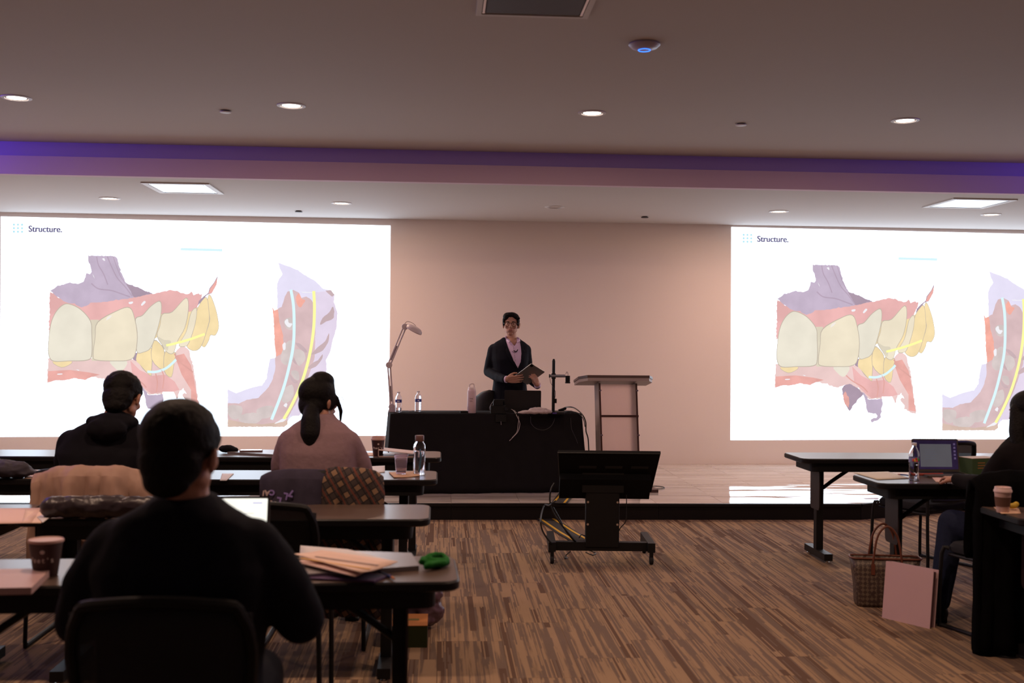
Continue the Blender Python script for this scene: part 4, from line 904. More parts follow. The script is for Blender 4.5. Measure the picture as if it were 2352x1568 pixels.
# tumbler
p_ = on(1083, 948); tu = empty('tumbler', p_, 0, 'tall pale pink insulated tumbler with a carry handle on the desk', 'tumbler')
TPK = mat('pale_pink_enamel', (.56, .42, .45), .4, var=.03); TPL = mat('tumbler_lid', (.66, .56, .55), .45, var=.03)
MB().lathe([(.001, 0), (.038, 0), (.0405, .004), (.0405, .200), (.037, .215), (.033, .222), (.001, .222)], n=32).build('tumbler_body', TPK, tu)
ld = MB().lathe([(.001, .220), (.033, .220), (.033, .234), (.030, .240), (.001, .240)], n=28).build('lid', TPL, tu)
MB().tube([(-.020, 0, .236), (-.019, 0, .262), (.0, 0, .272), (.019, 0, .266), (.020, 0, .236)], .006, 8, smooth=4).build('handle', TPL, tu)
DT = mat('grey_print', (.12, .09, .10), .6)
text('THE', .017, DT, tu, (-.020, -.0412, .128), name='printed_word'); text('GEL', .017, DT, tu, (-.020, -.0412, .106), name='printed_word')
MB().prism(rrect(.085, .045, .012), 0, .018).build('remote_control', BLACK); ro = tag(bpy.data.objects['remote_control'], 'flat black remote lying left of the tumbler on the desk', 'remote'); ro.location = on(1067, 948); ro.rotation_euler = (0, 0, .1)
MB().prism(rrect(.075, .008, .003), .018, .0184).build('key_strip', DARKP, ro)
# speaker's chair
p_ = at(1120, 784, d=11.02); q = empty('shell_chair', (p_.x, p_.y, ZS), .2, 'black curved shell chair behind the desk, left of the speaker', 'chair')
SH = mat('black_leather', (.012, .010, .011), .5, var=.2, scale=12)
R0 = []
for k in range(11):
    v = k/10; z = .42+.50*v; wv = .175*(1-.25*v**3) if v < .95 else .10; R0.append([(wv*math.sin(a*PI/2/6)*1.0, -.06+.22*(1-math.cos(a*PI/2/6))-.06*v+.0, z-(.05 if v > .9 else .0)*abs(a/6)**2-(.06*abs(a/6)**3*v)) for a in range(-6, 7)])
sb = MB().rings(R0, cap=False, closed=False).build('backrest', SH, q); mods(sb, ('SUBSURF', dict(levels=1, render_levels=1)), ('SOLIDIFY', dict(thickness=.025)))
sb.rotation_euler = (0, 0, 0)
MB().ell((0, .17, .44), (.23, .22, .045)).build('seat', SH, q)
for sx in (-1, 1):
    for sy in (0, 1): MB().tube([(sx*.15, .06+.22*sy, .42), (sx*.20, .0+.36*sy, 0)], .013, 8).build('leg', BLACKM, q)
# camera transmitter bundle, laptop
p_ = on(1144, 949); eq = empty('video_camera', p_, 0, 'small black video camera unit with cables on the desk beside the laptop', 'camera')
b = MB(); b.cbox((0, .02, .035), (.14, .10, .07)); b.build('camera_base', BLACK, eq, smooth=False)
b = MB(); b.cbox((0, .02, .095), (.09, .07, .045)); b.cbox((.01, .02, .122), (.10, .05, .012)); b.build('camera_body', BLACK, eq, smooth=False)
MB().lathe([(.016, -.01), (.02, .02), (.001, .02)], (.07, -.04, .045), 16, 'y').build('lens', mat('dark_glass', (.01, .01, .012), .1), eq)
MB().box(.078, .086, -.0405, -.0385, .035, .043).build('indicator', mat('indicator_grey', (.4, .4, .4), .4), eq, smooth=False)
MB().tube([(-.06, 0, .01), (-.08, -.01, .05), (-.045, .01, .11), (-.02, .02, .115)], .0025, 6, smooth=6).build('side_cable', mat('cable_grey', (.2, .18, .2), .5), eq)
p_ = on(1149, 951); MB().box(-.05, .05, -.006, .004, -.075, -.004).build('hanging_box', BLACK, smooth=False)
hb = tag(bpy.data.objects['hanging_box'], 'small black adapter box hanging over the front desk edge below the video camera', 'adapter'); hb.location = at(1150, 950, z=ZD)-nvec*.012; hb.rotation_euler = dk.rotation_euler
MB().tube([(0, -.008, -.07), (.002, -.012, -.10)], .003, 6).build('tail', mat('cable_grey', (.2, .18, .2), .5), hb)
DGL = mat('dark_lid', (.018, .016, .017), .38, .3, var=.1)
def laptop(p, rz, label, w_=.33, dp=.22, hh=.215, lid=DGL, scr=None, open_=R_(12), keys=True, txt=None):
    """screen faces -y in local space, hinge at the far side (+y)"""
    o_ = empty('laptop', p, rz, label, 'laptop')
    MB().prism(rrect(w_, dp, .012), 0, .014).build('base', lid, o_)
    if keys: MB().prism(rrect(w_-.04, dp*.48, .004, cy=.035), .014, .0155).build('keyboard', BLACK, o_, smooth=False)
    M_ = Matrix.Translation((0, dp/2-.004, .014)) @ Matrix.Rotation(-open_, 4, 'X') @ Matrix.Rotation(PI/2, 4, 'X')
    l_ = MB(M_).prism(rrect(w_, hh, .010, cy=hh/2), -.005, .0).build('lid', lid, o_)
    s_ = MB(M_).prism(rrect(w_-.018, hh-.024, .003, cy=hh/2+.003), .0, .0009).build('screen', scr or mat('dark_glass', (.01, .01, .012), .1), o_, smooth=False)
    return o_, M_, s_
# the speaker's laptop: its lid back faces the audience, screen towards the speaker
p_ = on(1203, 948); laptop((p_.x, p_.y+.06, p_.z), PI-PSI+.02, 'open black laptop on the desk, lid back towards the audience', w_=.345, dp=.22, hh=.195, open_=R_(6))[0].location = (p_.x, p_.y+.19, p_.z)
# bubble wrap
BW = mat('bubble_wrap', (.62, .52, .52), .35, trans=.35, var=.08, scale=60, bump=.6)
b = MB(); b.ell((0, 0, .02), (.14, .05, .018)); b.ell((.03, .01, .038), (.09, .04, .024)); b.ell((-.09, 0, .012), (.07, .035, .012)); b.ell((.10, 0, .022), (.06, .045, .02))
o_ = b.build('bubble_wrap', BW); organic(o_, .005, 2, .016, .03); o_.location = on(1228, 951); o_.location.z += .002; tag(o_, 'crumpled sheet of clear bubble wrap in front of the laptop on the desk', 'bubble wrap')
# document camera
p_ = on(1276, 950); dc = empty('document_camera', p_, 0, 'black document camera with a tall pole and grey arm at the right of the desk', 'document camera')
b = MB(); b.prism(rrect(.16, .13, .02, cx=.0), 0, .020); b.build('base', BLACKM, dc, smooth=False)
MB().box(-.035, .005, -.066, -.0652, .004, .015).build('port_panel', mat('purple_port', (.06, .035, .22), .4), dc, smooth=False)
kx = 10.3/F_PX
MB().tube([(-.022, 0, .018), (-.022, 0, .49), (-.022, 0, .51)], [.0145, .0145, .008], 16).build('pole', BLACK, dc)
MB().box(-.040, -.004, -.022, .022, .325, .375).build('clamp', BLACK, dc, smooth=False)
MB().tube([(-.060, -.02, .352), (.085, -.02, .352)], .0135, 14).build('arm', mat('arm_grey', (.16, .16, .19), .4, .4, var=.05), dc)
MB().lathe([(.001, -.066), (.0165, -.066), (.0165, -.058), (.001, -.058)], (0, -.02, .352), 14, 'x').build('arm_cap', BLACK, dc)
MB().lathe([(.001, .285), (.024, .285), (.024, .296), (.020, .300), (.0215, .302), (.0215, .355), (.001, .357)], (.108, -.02, 0), 18).build('camera_head', BLACK, dc)
MB().box(-.013, .008, -.02, .012, .10, .14).build('switch_box', BLACK, dc, smooth=False)
MB().tube([(.09, -.02, .37), (.10, -.02, .392), (.11, -.02, .375), (.112, -.02, .36)], .0022, 6, smooth=4).tube([(-.06, -.03, .345), (-.055, -.03, .30), (-.035, -.03, .26), (-.008, -.03, .21), (-.008, -.02, .15)], .0022, 6, smooth=4).build('cable', mat('cable_brown', (.05, .03, .03), .5), dc)
# cables on and over the desk
CB = mat('cable_black', (.012, .012, .013), .45); CWH = mat('cable_white', (.5, .44, .42), .45); CDG = mat('cable_dim', (.035, .033, .036), .5)
def cable(name, pts, r, m, label, k=6): return tag(MB().tube(pts, r, 7, smooth=k).build(name, m), label, 'cable')
F0 = 10.12
def fr(x, y, d_=None): 
    """just in front of the tablecloth"""
    q = at(x, y, d=9.95 if d_ is None else d_); return q
def clothfront(x, y, out=.05):
    D_ = at(x, y, d=1)-CAM; n2 = -nvec; P0 = A_+n2*out; t = (P0-CAM).dot(n2)/D_.dot(n2); return CAM+D_*t
cable('white_cable', [on(1172, 946)+Vector((0, 0, .03)), on(1180, 948)+Vector((0, 0, .02)), clothfront(1187, 955, .02), clothfront(1194, 972, .04), clothfront(1190, 990, .05), clothfront(1180, 1002, .05), clothfront(1170, 1012, .05)], .0024, CWH, 'pair of white cables hanging over the front of the black tablecloth, outer strand')
cable('white_cable', [on(1175, 945)+Vector((0, 0, .03)), on(1183, 947)+Vector((0, 0, .014)), clothfront(1191, 958, .02), clothfront(1190, 975, .04), clothfront(1187, 992, .05), clothfront(1176, 1005, .05)], .0022, CWH, 'pair of white cables hanging over the front of the black tablecloth, inner strand')
cable('black_cable', [on(1219, 948), clothfront(1219, 960, .03), clothfront(1220, 972, .05), clothfront(1232, 984, .055), clothfront(1250, 987, .055), clothfront(1266, 978, .05), clothfront(1274, 962, .03), on(1275, 948)], .0024, CDG, 'thin dark cable looping in a shallow curve across the tablecloth front')
cable('black_cable', [on(1311, 948), clothfront(1311, 965, .03), clothfront(1313, 985, .05), clothfront(1322, 1005, .055), clothfront(1327, 1018, .055)], .0022, CDG, 'thin dark cable hanging near the right end of the tablecloth')
cable('power_cord', [on(1290, 945)+Vector((0, 0, .02)), on(1300, 942)+Vector((0, 0, .03)), on(1318, 942)+Vector((0, 0, .025)), at(1336, 950, d=10.35), at(1345, 968, d=10.35), at(1346, 990, d=10.35), at(1351, 1010, d=10.35), at(1353, 1060, d=10.35), at(1354, 1129, d=10.35)], .006, CB, 'thick black cord running over the right end of the desk to the stage floor')
cable('power_cord', [on(1290, 950)+Vector((0, 0, .01)), on(1305, 948)+Vector((0, 0, .012)), on(1325, 949)+Vector((0, 0, .008)), at(1339, 960, d=10.3), at(1344, 980, d=10.3)], .004, CB, 'short thinner black cord crossing the right desk corner')
MB().cbox((0, 0, .012), (.07, .03, .022)).build('cable_plug', BLACK, smooth=False); cp = tag(bpy.data.objects['cable_plug'], 'black plug block beside the document camera base on the desk', 'plug'); cp.location = on(1292, 946); cp.rotation_euler = (0, -.3, .3); cp.location.z += .012
MB().tube([(.03, 0, .012), (.045, 0, .012)], .006, 8).build('strain_relief', CB, cp)

# ================================================================== LECTERN
WOODD = mat('dark_mahogany', (.055, .022, .020), .35, var=.25, scale=6); TOPG = mat('lectern_top_underside', (.30, .235, .215), .5, var=.05)
ACR = mat('frosted_acrylic', (.90, .78, .76), .42, trans=.85, ior=1.2, spec=.3)
dl = 10.55; p_ = at(1413, 784, d=dl); KL = dl/F_PX
lc = empty('lectern', (p_.x, p_.y, ZS), -PSI+.11, 'lectern with wide dark-edged top and frosted acrylic front panel, right of the desk', 'lectern')
def lz(y, x=1413): return HCAM-ZS-(y-786.5-(x-1413)*ROLL)*KL
def lx(x): return (x-1413)*KL
zt = lz(872)
top = MB(); P_ = [(lx(1342), -.17), (lx(1485), -.17), (lx(1499), -.05), (lx(1499), .22), (lx(1326), .22), (lx(1326), -.05)]
M_ = Matrix.Translation((0, 0, zt)) @ Matrix.Rotation(R_(-9), 4, 'X')
MB(M_).prism(P_, .0, .022).build('top', WOODD, lc, smooth=False)
MB(M_).prism([(x*.985, y*.97) for x, y in P_], -.030, 0).build('underside', TOPG, lc, smooth=False)
for s_, xa, xb in ((-1, 1373, 1382), (1, 1458, 1467)):
    MB().add([(lx(xa)-.008, -.10, zt-.03), (lx(xa)+.008, -.10, zt-.03), (lx(xb)+.008, -.13, .03), (lx(xb)-.008, -.13, .03), (lx(xa)-.008, -.07, zt-.03), (lx(xa)+.008, -.07, zt-.03), (lx(xb)+.008, -.10, .03), (lx(xb)-.008, -.10, .03)],
             [(0, 1, 2, 3), (7, 6, 5, 4), (0, 4, 5, 1), (1, 5, 6, 2), (2, 6, 7, 3), (3, 7, 4, 0)]).build('front_post', WOODD, lc, smooth=False)
    sp_ = MB().add([(lx(xa)-.006+s_*0, -.07, zt-.03), (lx(xb)-.006, -.10, .03), (lx(xb)-.006, .16, .03), (lx(xa)-.006, .14, zt-.03), (lx(xa)+.006, -.07, zt-.03), (lx(xb)+.006, -.10, .03), (lx(xb)+.006, .16, .03), (lx(xa)+.006, .14, zt-.03)],
             [(0, 1, 2, 3), (7, 6, 5, 4), (0, 4, 5, 1), (1, 5, 6, 2), (2, 6, 7, 3), (3, 7, 4, 0)]).build('side_panel', TOPG if s_ < 0 else WOODD, lc, smooth=False)
    for yy in (895, 996):
        MB().lathe([(.001, -.13), (.008, -.13), (.008, -.11)], (lx(xa+(xb-xa)*(yy-880)/240), -.012-.03*(yy-880)/240, lz(yy)), 12, 'y').build('stud', mat('stud_purple_chrome', (.35, .3, .45), .25, .9), sp_)
MB().box(lx(1377), lx(1463), -.124, -.104, lz(956), lz(951)).build('crossbar', WOODD, lc, smooth=False)
MB().add([(lx(1375), -.09, zt-.04), (lx(1457), -.09, zt-.04), (lx(1466), -.118, .04), (lx(1384), -.118, .04), (lx(1375), -.085, zt-.04), (lx(1457), -.085, zt-.04), (lx(1466), -.113, .04), (lx(1384), -.113, .04)],
         [(0, 1, 2, 3), (7, 6, 5, 4), (0, 4, 5, 1), (1, 5, 6, 2), (2, 6, 7, 3), (3, 7, 4, 0)]).build('acrylic_panel', ACR, lc, smooth=False)
MB().box(lx(1385), lx(1460), .0, .12, lz(1046), lz(1040)).build('shelf', WOODD, lc, smooth=False)
MB().prism([(lx(1345), -.20), (lx(1506), -.20), (lx(1506), .20), (lx(1345), .20)], .0, .028).build('base_plate', WOODD, lc, smooth=False)
cable('floor_cable', [at(1470, 1121, z=ZS+.004), at(1500, 1116, z=ZS+.004), at(1520, 1117, z=ZS+.004), at(1526, 1120, z=ZS+.004), at(1510, 1122, z=ZS+.004), at(1480, 1119, z=ZS+.004)], .0035, CDG, 'loop of thin dark cable on the stage tiles right of the lectern base')

# ================================================================== MONITOR CART
MONB = mat('matte_monitor_black', (.005, .005, .006), .6, spec=.12, var=.1)
PM = at(1383, 784, d=7.75)
mc = empty('monitor_cart', (PM.x, PM.y, 0), -PSI, 'black rolling cart with a tilted confidence monitor seen from behind', 'monitor cart')
kk = 7.75/F_PX
def mz(y, d_=7.75): return HCAM-(y-786)*d_/F_PX
T = Vector((0, -.15, mz(1039, 7.6))); Bm = Vector((0, .10, mz(1128, 7.85))); vv = (T-Bm); HM_ = vv.length; vv.normalize()
ang = math.atan2(-vv.y, vv.z)      # lean towards the viewer
MM = Matrix.Translation((.045, Bm.y, Bm.z)) @ Matrix.Rotation(ang, 4, 'X')
w2 = .352
mon = MB(MM).prism([(-w2, 0), (w2, 0), (w2, -.012), (-w2, -.012)], 0, HM_)
mon = MB(MM).add([(-w2+.03, 0, 0), (w2-.03, 0, 0), (w2, 0, HM_), (-w2, 0, HM_), (-w2+.03, .02, 0), (w2-.03, .02, 0), (w2, .02, HM_), (-w2, .02, HM_)], [(0, 1, 2, 3), (7, 6, 5, 4), (0, 4, 5, 1), (1, 5, 6, 2), (2, 6, 7, 3), (3, 7, 4, 0)]).build('monitor_shell', MONB, mc, smooth=False)
for a, b2 in (((-w2+.03, -.001, 0), (-w2, -.001, HM_)), ((-w2, -.001, HM_-.004), (w2, -.001, HM_-.004))):
    MB(MM).tube([a, b2], .003, 6).build('bezel_edge', mat('edge_sheen', (.05, .055, .055), .35), mon)
MB(MM).box(-w2+.035, w2-.035, .0205, .022, .012, HM_-.012).build('screen', mat('dark_glass', (.01, .01, .012), .1), mon, smooth=False)
bh = MB(MM); bh.box(-w2+.02, w2-.05, -.055, 0, -.015, HM_*.46); bh.build('rear_housing', MONB, mc, smooth=False)
for x in (-.14, .04, .22): MB(MM).box(x-.06, x+.06, -.0012, 0, HM_*.60, HM_*.66).build('vent_grille', RUBBER, mon, smooth=False)
MB().prism(rrect(.235, .085, .01, cx=.015, cy=.03), .115, mz(1095)).build('column', BLACKM, mc, smooth=False)
MB().box(-.13, .16, -.02, .02, mz(1130), mz(1085)).build('mount_plate', BLACKM, mc, smooth=False)
for yy in (1152, 1203):
    for xx in (-.088, .118): MB().lathe([(.001, -.018), (.008, -.018), (.008, -.012)], (xx, 0, mz(yy)), 12, 'y').build('bolt', CHROME, mc)
MB().box(-.345, .345, .0, .06, .085, .145).build('cross_beam', BLACKM, mc, smooth=False)
for s_ in (-1, 1):
    x0 = s_*.345+.01; ft = MB().box(x0-.025, x0+.025, -.05, .42, .085, .15).build('foot', BLACKM, mc, smooth=False)
    for yy in (-.03, .39):
        cst = MB().box(x0-.012, x0+.012, yy-.02, yy+.02, .05, .085).build('caster', BLACKM, mc, smooth=False)
        MB().lathe([(.001, -.013), (.026, -.013), (.030, -.008), (.030, .008), (.026, .013), (.001, .013)], (x0, yy, .030), 20, 'x').build('wheel', RUBBER, cst)
        MB().tube([(x0+.014, yy, .03), (x0+.022, yy, .03)], .006, 8).build('axle', CHROME, cst)
cable('cart_cable', [at(1273, 1110, d=7.7), at(1265, 1125, d=7.65), at(1263, 1150, d=7.65), at(1270, 1175, d=7.65), at(1290, 1205, d=7.7), at(1315, 1235, d=7.75), at(1330, 1250, d=7.8)], .006, CB, 'black cable sagging from the monitor cart housing down to its base')
cable('cart_cable', [at(1276, 1150, d=7.65), at(1262, 1160, d=7.65), at(1250, 1160, z=.25), at(1242, 1190, d=7.65), at(1245, 1215, d=7.65), at(1256, 1235, d=7.65), at(1268, 1248, d=7.7)], .006, CB, 'black cable looping out left of the monitor cart')
cable('cart_cable', [at(1271, 1165, d=7.7), at(1285, 1190, d=7.7), at(1300, 1220, d=7.72), at(1322, 1246, d=7.78)], .0045, CB, 'thin black cable crossing the striped floor strip beside the monitor cart')
cable('cart_cable', [at(1439, 1136, d=7.7), at(1439, 1170, d=7.7), at(1437, 1197, d=7.7), at(1425, 1212, d=7.75), at(1418, 1228, d=7.78)], .0035, CB, 'thin black cable hanging right of the monitor cart column')
cable('cart_cable', [at(1330, 1235, d=7.7), at(1335, 1228, d=7.68), at(1345, 1231, d=7.7)], .004, CB, 'short black cable stub at the foot of the monitor cart column')
cable('cart_cable', [at(1345, 1268, z=.02), at(1360, 1274, z=.006), at(1368, 1270, z=.006), at(1355, 1264, z=.02)], .004, CB, 'small black cable coil on the carpet beneath the monitor cart')
cable('cart_cable', [at(1310, 1266, z=.05), at(1300, 1275, z=.008), at(1298, 1282, z=.006), at(1303, 1280, z=.006)], .004, CDG, 'black cable end under the left half of the monitor cart')
# striped cable cover
STB = mat('cover_black', (.03, .028, .028), .7, var=.1); STY = mat('cover_yellow', (.62, .36, .03), .6, var=.08)
cv = empty('cable_cover', at(1290, 1215, z=0), 0, 'yellow and black striped cable cover strip running up onto the stage', 'cable cover')
def strip(P, wl, wr, m, name, up=.006, zoff=0):
    P = [Vector(q) for q in P]; Lr, Rr = [], []
    for i, q in enumerate(P):
        t = (P[min(i+1, len(P)-1)]-P[max(i-1, 0)]); t.z = 0; t.normalize(); n_ = Vector((-t.y, t.x, 0)); Lr.append(q+n_*wl+Vector((0, 0, zoff))); Rr.append(q+n_*wr+Vector((0, 0, zoff)))
    k = len(P); o_ = MB(Matrix.Translation(-cv.location)).add([v for v in Lr+Rr], [(i, i+1, k+i+1, k+i) for i in range(k-1)]).build(name, m, cv, smooth=False); mods(o_, ('SOLIDIFY', dict(thickness=up, offset=1))); return o_
def jj(x, y, z): return at(x, y, z=z)
path = [jj(1334, 1242, .004), jj(1300, 1222, .004), jj(1252, 1190, .004)]
path2 = [jj(1284, 1156, ZS+.006), jj(1293, 1145, ZS+.006), jj(1303, 1131, ZS+.006)]
for nm, pp, w_ in (('a', path, .085), ('b', path2, .07)):
    strip(pp, w_, -w_, STB, 'cover_strip'); strip(pp, w_*.80, w_*.52, STY, 'yellow_stripe', .001, .0075); strip(pp, -w_*.52, -w_*.80, STY, 'yellow_stripe', .001, .0075)
STR = mat('torn_tape', (.6, .5, .45), .6)
tag(MB().prism([(0, 0), (.06, -.02), (.12, .01), (.10, .06), (.16, .08), (.05, .09)], 0, .0015).build('paper_scrap', STR, smooth=False), 'pale scrap of film on the tiles behind the monitor cart column', 'scrap').location = jj(1312, 1146, ZS+.001)

# ================================================================== THINGS ON THE TABLES
ZTB = .7412
def tt(px, py, z=ZTB): return at(px, py, z=z)
PAPER = mat('paper_warm', (.74, .52, .42), .7, var=.03); PAPERW = mat('paper_white', (.66, .62, .62), .7, var=.02); PINKP = mat('paper_pink', (.70, .47, .42), .7, var=.03)
def sheet(name, corners, m, label, cat='paper', z=ZTB, th=.003, curl=0, parent=None):
    P_ = [tt(*c, z=z) for c in corners]; c0 = sum(P_, Vector())/len(P_)
    b = MB(); n_ = 6; top = []; 
    for i in range(n_+1):
        for j in range(n_+1):
            u, v = i/n_, j/n_; q = P_[0].lerp(P_[1], u).lerp(P_[3].lerp(P_[2], u), v)-c0; q.z = th+curl*(abs(u-.5)*2)**2*(.5+.5*v); top.append(q)
    f_ = [(i*(n_+1)+j, (i+1)*(n_+1)+j, (i+1)*(n_+1)+j+1, i*(n_+1)+j+1) for i in range(n_) for j in range(n_)]
    b.add(top, f_); o_ = b.build(name, m, parent); mods(o_, ('SOLIDIFY', dict(thickness=th*.9, offset=-1)))
    if parent is None: o_.location = c0; tag(o_, label, cat)
    return o_
def slab(name, corners, h, m, label, cat, z=ZTB):
    P_ = [tt(*c, z=z) for c in corners]; c0 = sum(P_, Vector())/len(P_)
    o_ = MB().prism([(q.x-c0.x, q.y-c0.y) for q in P_], 0, h).build(name, m, smooth=False); o_.location = (c0.x, c0.y, z); return tag(o_, label, cat)
GREYM = mat('silver_lid', (.30, .27, .27), .35, .7, var=.04)
# nearest left table
slab('closed_laptop', [(690, 1270), (945, 1279), (962, 1309), (690, 1330)], .016, GREYM, 'closed silver laptop under the papers on the nearest left table', 'laptop')
slab('folder', [(690, 1310), (900, 1322), (860, 1338), (680, 1330)], .006, mat('purple_folder', (.07, .03, .10), .6, var=.1), 'dark purple folder beneath the papers on the nearest left table', 'folder')
z1 = ZTB+.022
lft = sheet('leaflet', [(690, 1254), (800, 1263), (905, 1290), (688, 1285)], PAPERW, 'white leaflet half under the yellow striped sheets on the nearest left table', z=z1)
sh1 = sheet('printed_sheet', [(672, 1276), (740, 1268), (914, 1296), (828, 1322)], PAPER, 'cream printed sheets with a yellow band on top of the nearest left table pile', z=z1+.008, curl=.006)
sheet('printed_sheet', [(675, 1290), (740, 1280), (860, 1305), (815, 1325)], PINKP, 'pinkish sheet just beneath the cream printed sheets', z=z1+.003)
def stripe(P0, P1, w_, m, z, par):
    a, c_ = tt(*P0, z=z), tt(*P1, z=z); t = (c_-a).normalized(); n_ = Vector((-t.y, t.x, 0))*w_
    q = [a+n_, c_+n_, c_-n_, a-n_]; o_ = MB().add([v-par.location for v in q]+[v-par.location-Vector((0, 0, .0006)) for v in q], [(0, 1, 2, 3), (7, 6, 5, 4), (0, 4, 5, 1), (1, 5, 6, 2), (2, 6, 7, 3), (3, 7, 4, 0)]).build('printed_band', m, par, smooth=False); return o_
stripe((690, 1281), (850, 1306), .006, mat('band_yellow', (.75, .42, .12), .7), z1+.0175, sh1)
stripe((724, 1277), (870, 1297), .005, mat('band_grey', (.35, .26, .24), .7), z1+.0175, sh1)
GRN = mat('green_lanyard', (.012, .12, .015), .8, var=.2, scale=40, bump=.3)
b = MB(); b.tube([tt(968, 1305)+Vector((0, 0, .02)), tt(990, 1296)+Vector((0, 0, .03)), tt(1018, 1290)+Vector((0, 0, .02)), tt(1026, 1300)+Vector((0, 0, .015)), tt(1000, 1308)+Vector((0, 0, .02)), tt(975, 1311)+Vector((0, 0, .015))], .012, 8, smooth=5); b.tube([tt(965, 1300)+Vector((0, 0, .025)), tt(990, 1300)+Vector((0, 0, .02)), tt(1022, 1300)+Vector((0, 0, .02))], .012, 8, smooth=5)
b.ell(tt(1000, 1303)+Vector((0, 0, .012)), (.045, .03, .012))
o_ = b.build('lanyard', GRN); organic(o_, .005, 2, .01, .03); tag(o_, 'bright green fabric lanyard bundled at the aisle end of the nearest left table', 'lanyard')
pn = tag(MB().tube([tt(870, 1315)+Vector((0, 0, .006)), tt(900, 1330)+Vector((0, 0, .006))], .0045, 8).build('pen', mat('pen_blue', (.03, .05, .2), .3)), 'dark blue pen with a copper tip on the nearest left table', 'pen')
MB().tube([tt(900, 1330)+Vector((0, 0, .006)), tt(906, 1333)+Vector((0, 0, .006))], [.0052, .003], 8).build('pen_tip', mat('copper_tip', (.7, .25, .1), .3, .6), pn)
# laptop in front of the nearest man
SCW = emitter('laptop_screen_light', (1.0, .97, .86), 1.15, .04, 8)
p_ = at(508, 1292, z=ZTB); lt, MM2, ss = laptop(p_, .02, 'open laptop with a glowing white page in front of the nearest seated person', w_=.315, dp=.22, hh=.215, scr=SCW, lid=mat('slate_lid', (.10, .085, .08), .4, .5, var=.05), open_=R_(14))
p2 = Vector(p_); lt.location = (p_.x+.0, p_.y-.05, ZTB)
TXL = emitter('screen_text_lilac', (.62, .62, .95), .9); TXG = emitter('screen_text_grey', (.80, .78, .74), .9)
b = MB(MM2); b.box(.095, .130, .187, .192, .0009, .0013); b.v = b.v; b.build('toolbar', TXL, ss, smooth=False)
for k in range(6): MB(MM2).box(.02 if k % 2 else -.06, .10-.01*(k % 3), .150-.018*k, .153-.018*k, .0009, .0013).build('text_line', TXG, ss, smooth=False)
# paper cups
CUPD = mat('dark_printed_cup', (.045, .018, .018), .55, var=.1); CUPR = mat('cup_rim', (.50, .30, .26), .5, var=.05); PRW = mat('print_white', (.55, .45, .42), .6)
def cup(p, h, rt, label, body=CUPD, lid=None, word=None, n='paper_cup'):
    o_ = empty(n, p, 0, label, 'cup')
    MB().lathe([(.001, .0), (rt*.68, 0), (rt*.70, .002), (rt*.98, h-.004), (rt*.93, h-.004), (rt*.66, .004), (.001, .004)], n=32).build('cup_wall', body, o_)
    if lid: MB().lathe([(rt*.98, h-.006), (rt*1.06, h-.006), (rt*1.06, h+.002), (rt*.98, h+.006), (rt*.94, h+.017), (rt*.88, h+.018), (rt*.84, h+.012), (.001, h+.012)], n=32).build('lid', lid, o_)
    else: MB().lathe([(rt*.94, h-.006), (rt*1.03, h-.006), (rt*1.04, h-.001), (rt*1.0, h+.003), (rt*.94, h)], n=32).build('rim', CUPR, o_)
    if word:
        for i, ch in enumerate(word):
            a = (-len(word)/2+i+.5)*.30; r_ = rt*.875; t_ = text(ch, h*.20, PRW, o_, (r_*math.sin(a), -r_*math.cos(a), h*.42), rot=(PI/2-.07, 0, a), name='printed_letter', align='CENTER', bold=.0005)
        MB().ell((rt*.1, -rt*.93, h*.72), (rt*.14, .0015, h*.055)).build('printed_emblem', PRW, o_)
    return o_
c1 = cup(tt(105, 1320), .118, .055, 'dark brown paper cup with a pale rim and logo, left of the nearest seated person', word="Peet's")
MB().lathe([(.001, 0), (.05, 0)], (0, 0, .112), 28).build('lid_disc', CUPR, c1)
cup(tt(868, 1046), .115, .047, 'dark paper cup with a white logo on the front left table', lid=CUPR, word="Peet's")
# plastic cup and glass bottle
CLR = mat('clear_cup_plastic', (.80, .72, .82), .12, trans=.9, ior=1.12)
p_ = tt(921, 1090); pc = empty('plastic_cup', p_, 0, 'clear ribbed plastic cup standing on a napkin beside the glass bottle', 'cup'); pc.location.z += .006
MB().lathe([(.001, 0), (.029, 0), (.031, .02), (.0325, .022), (.0335, .04), (.041, .108), (.043, .112), (.043, .116), (.041, .118), (.0395, .112), (.030, .02), (.028, .003), (.001, .003)], n=32).build('cup_wall', CLR, pc)
for z, r in ((.024, .0325), (.032, .0335), (.100, .0405)): MB().tube([(r*math.cos(a*PI/14), r*math.sin(a*PI/14), z) for a in range(29)], .0012, 6).build('rib', mat('rib_pink', (.6, .42, .42), .3), pc)
NAP = mat('kraft_napkin', (.62, .40, .27), .85, var=.1, scale=30, bump=.3)
nk = sheet('napkin', [(893, 1086), (950, 1084), (965, 1094), (905, 1098)], NAP, 'crumpled kraft napkin beneath the plastic cup on the second left table', 'napkin', th=.004, curl=.004)
GB = mat('clear_glass', (.95, .95, 1), .0, trans=1, ior=1.45); LIDB = mat('brown_lid', (.16, .085, .075), .4, .3, var=.1)
p_ = tt(963, 1089); gb = empty('glass_bottle', p_, 0, 'tall clear glass bottle with brown lid at the aisle end of the second left table', 'bottle')
pr = [(.001, 0), (.033, 0), (.036, .004), (.036, .165), (.034, .178), (.026, .190), (.0235, .195), (.0235, .206)]
MB().lathe(pr+[(.020, .206)]+[(max(a-.003, .001), z+(.006 if i < 3 else -.001)) for i, (a, z) in list(enumerate(pr))[::-1][1:]], n=36).build('glass', GB, gb)
MB().lathe([(.001, .0075), (.0315, .0075), (.0315, .138), (.001, .138)], n=32).build('water', WATER, gb)
MB().lathe([(.001, .198), (.0255, .198), (.0265, .202), (.0265, .230), (.025, .233), (.001, .233)], n=28).build('lid', LIDB, gb)
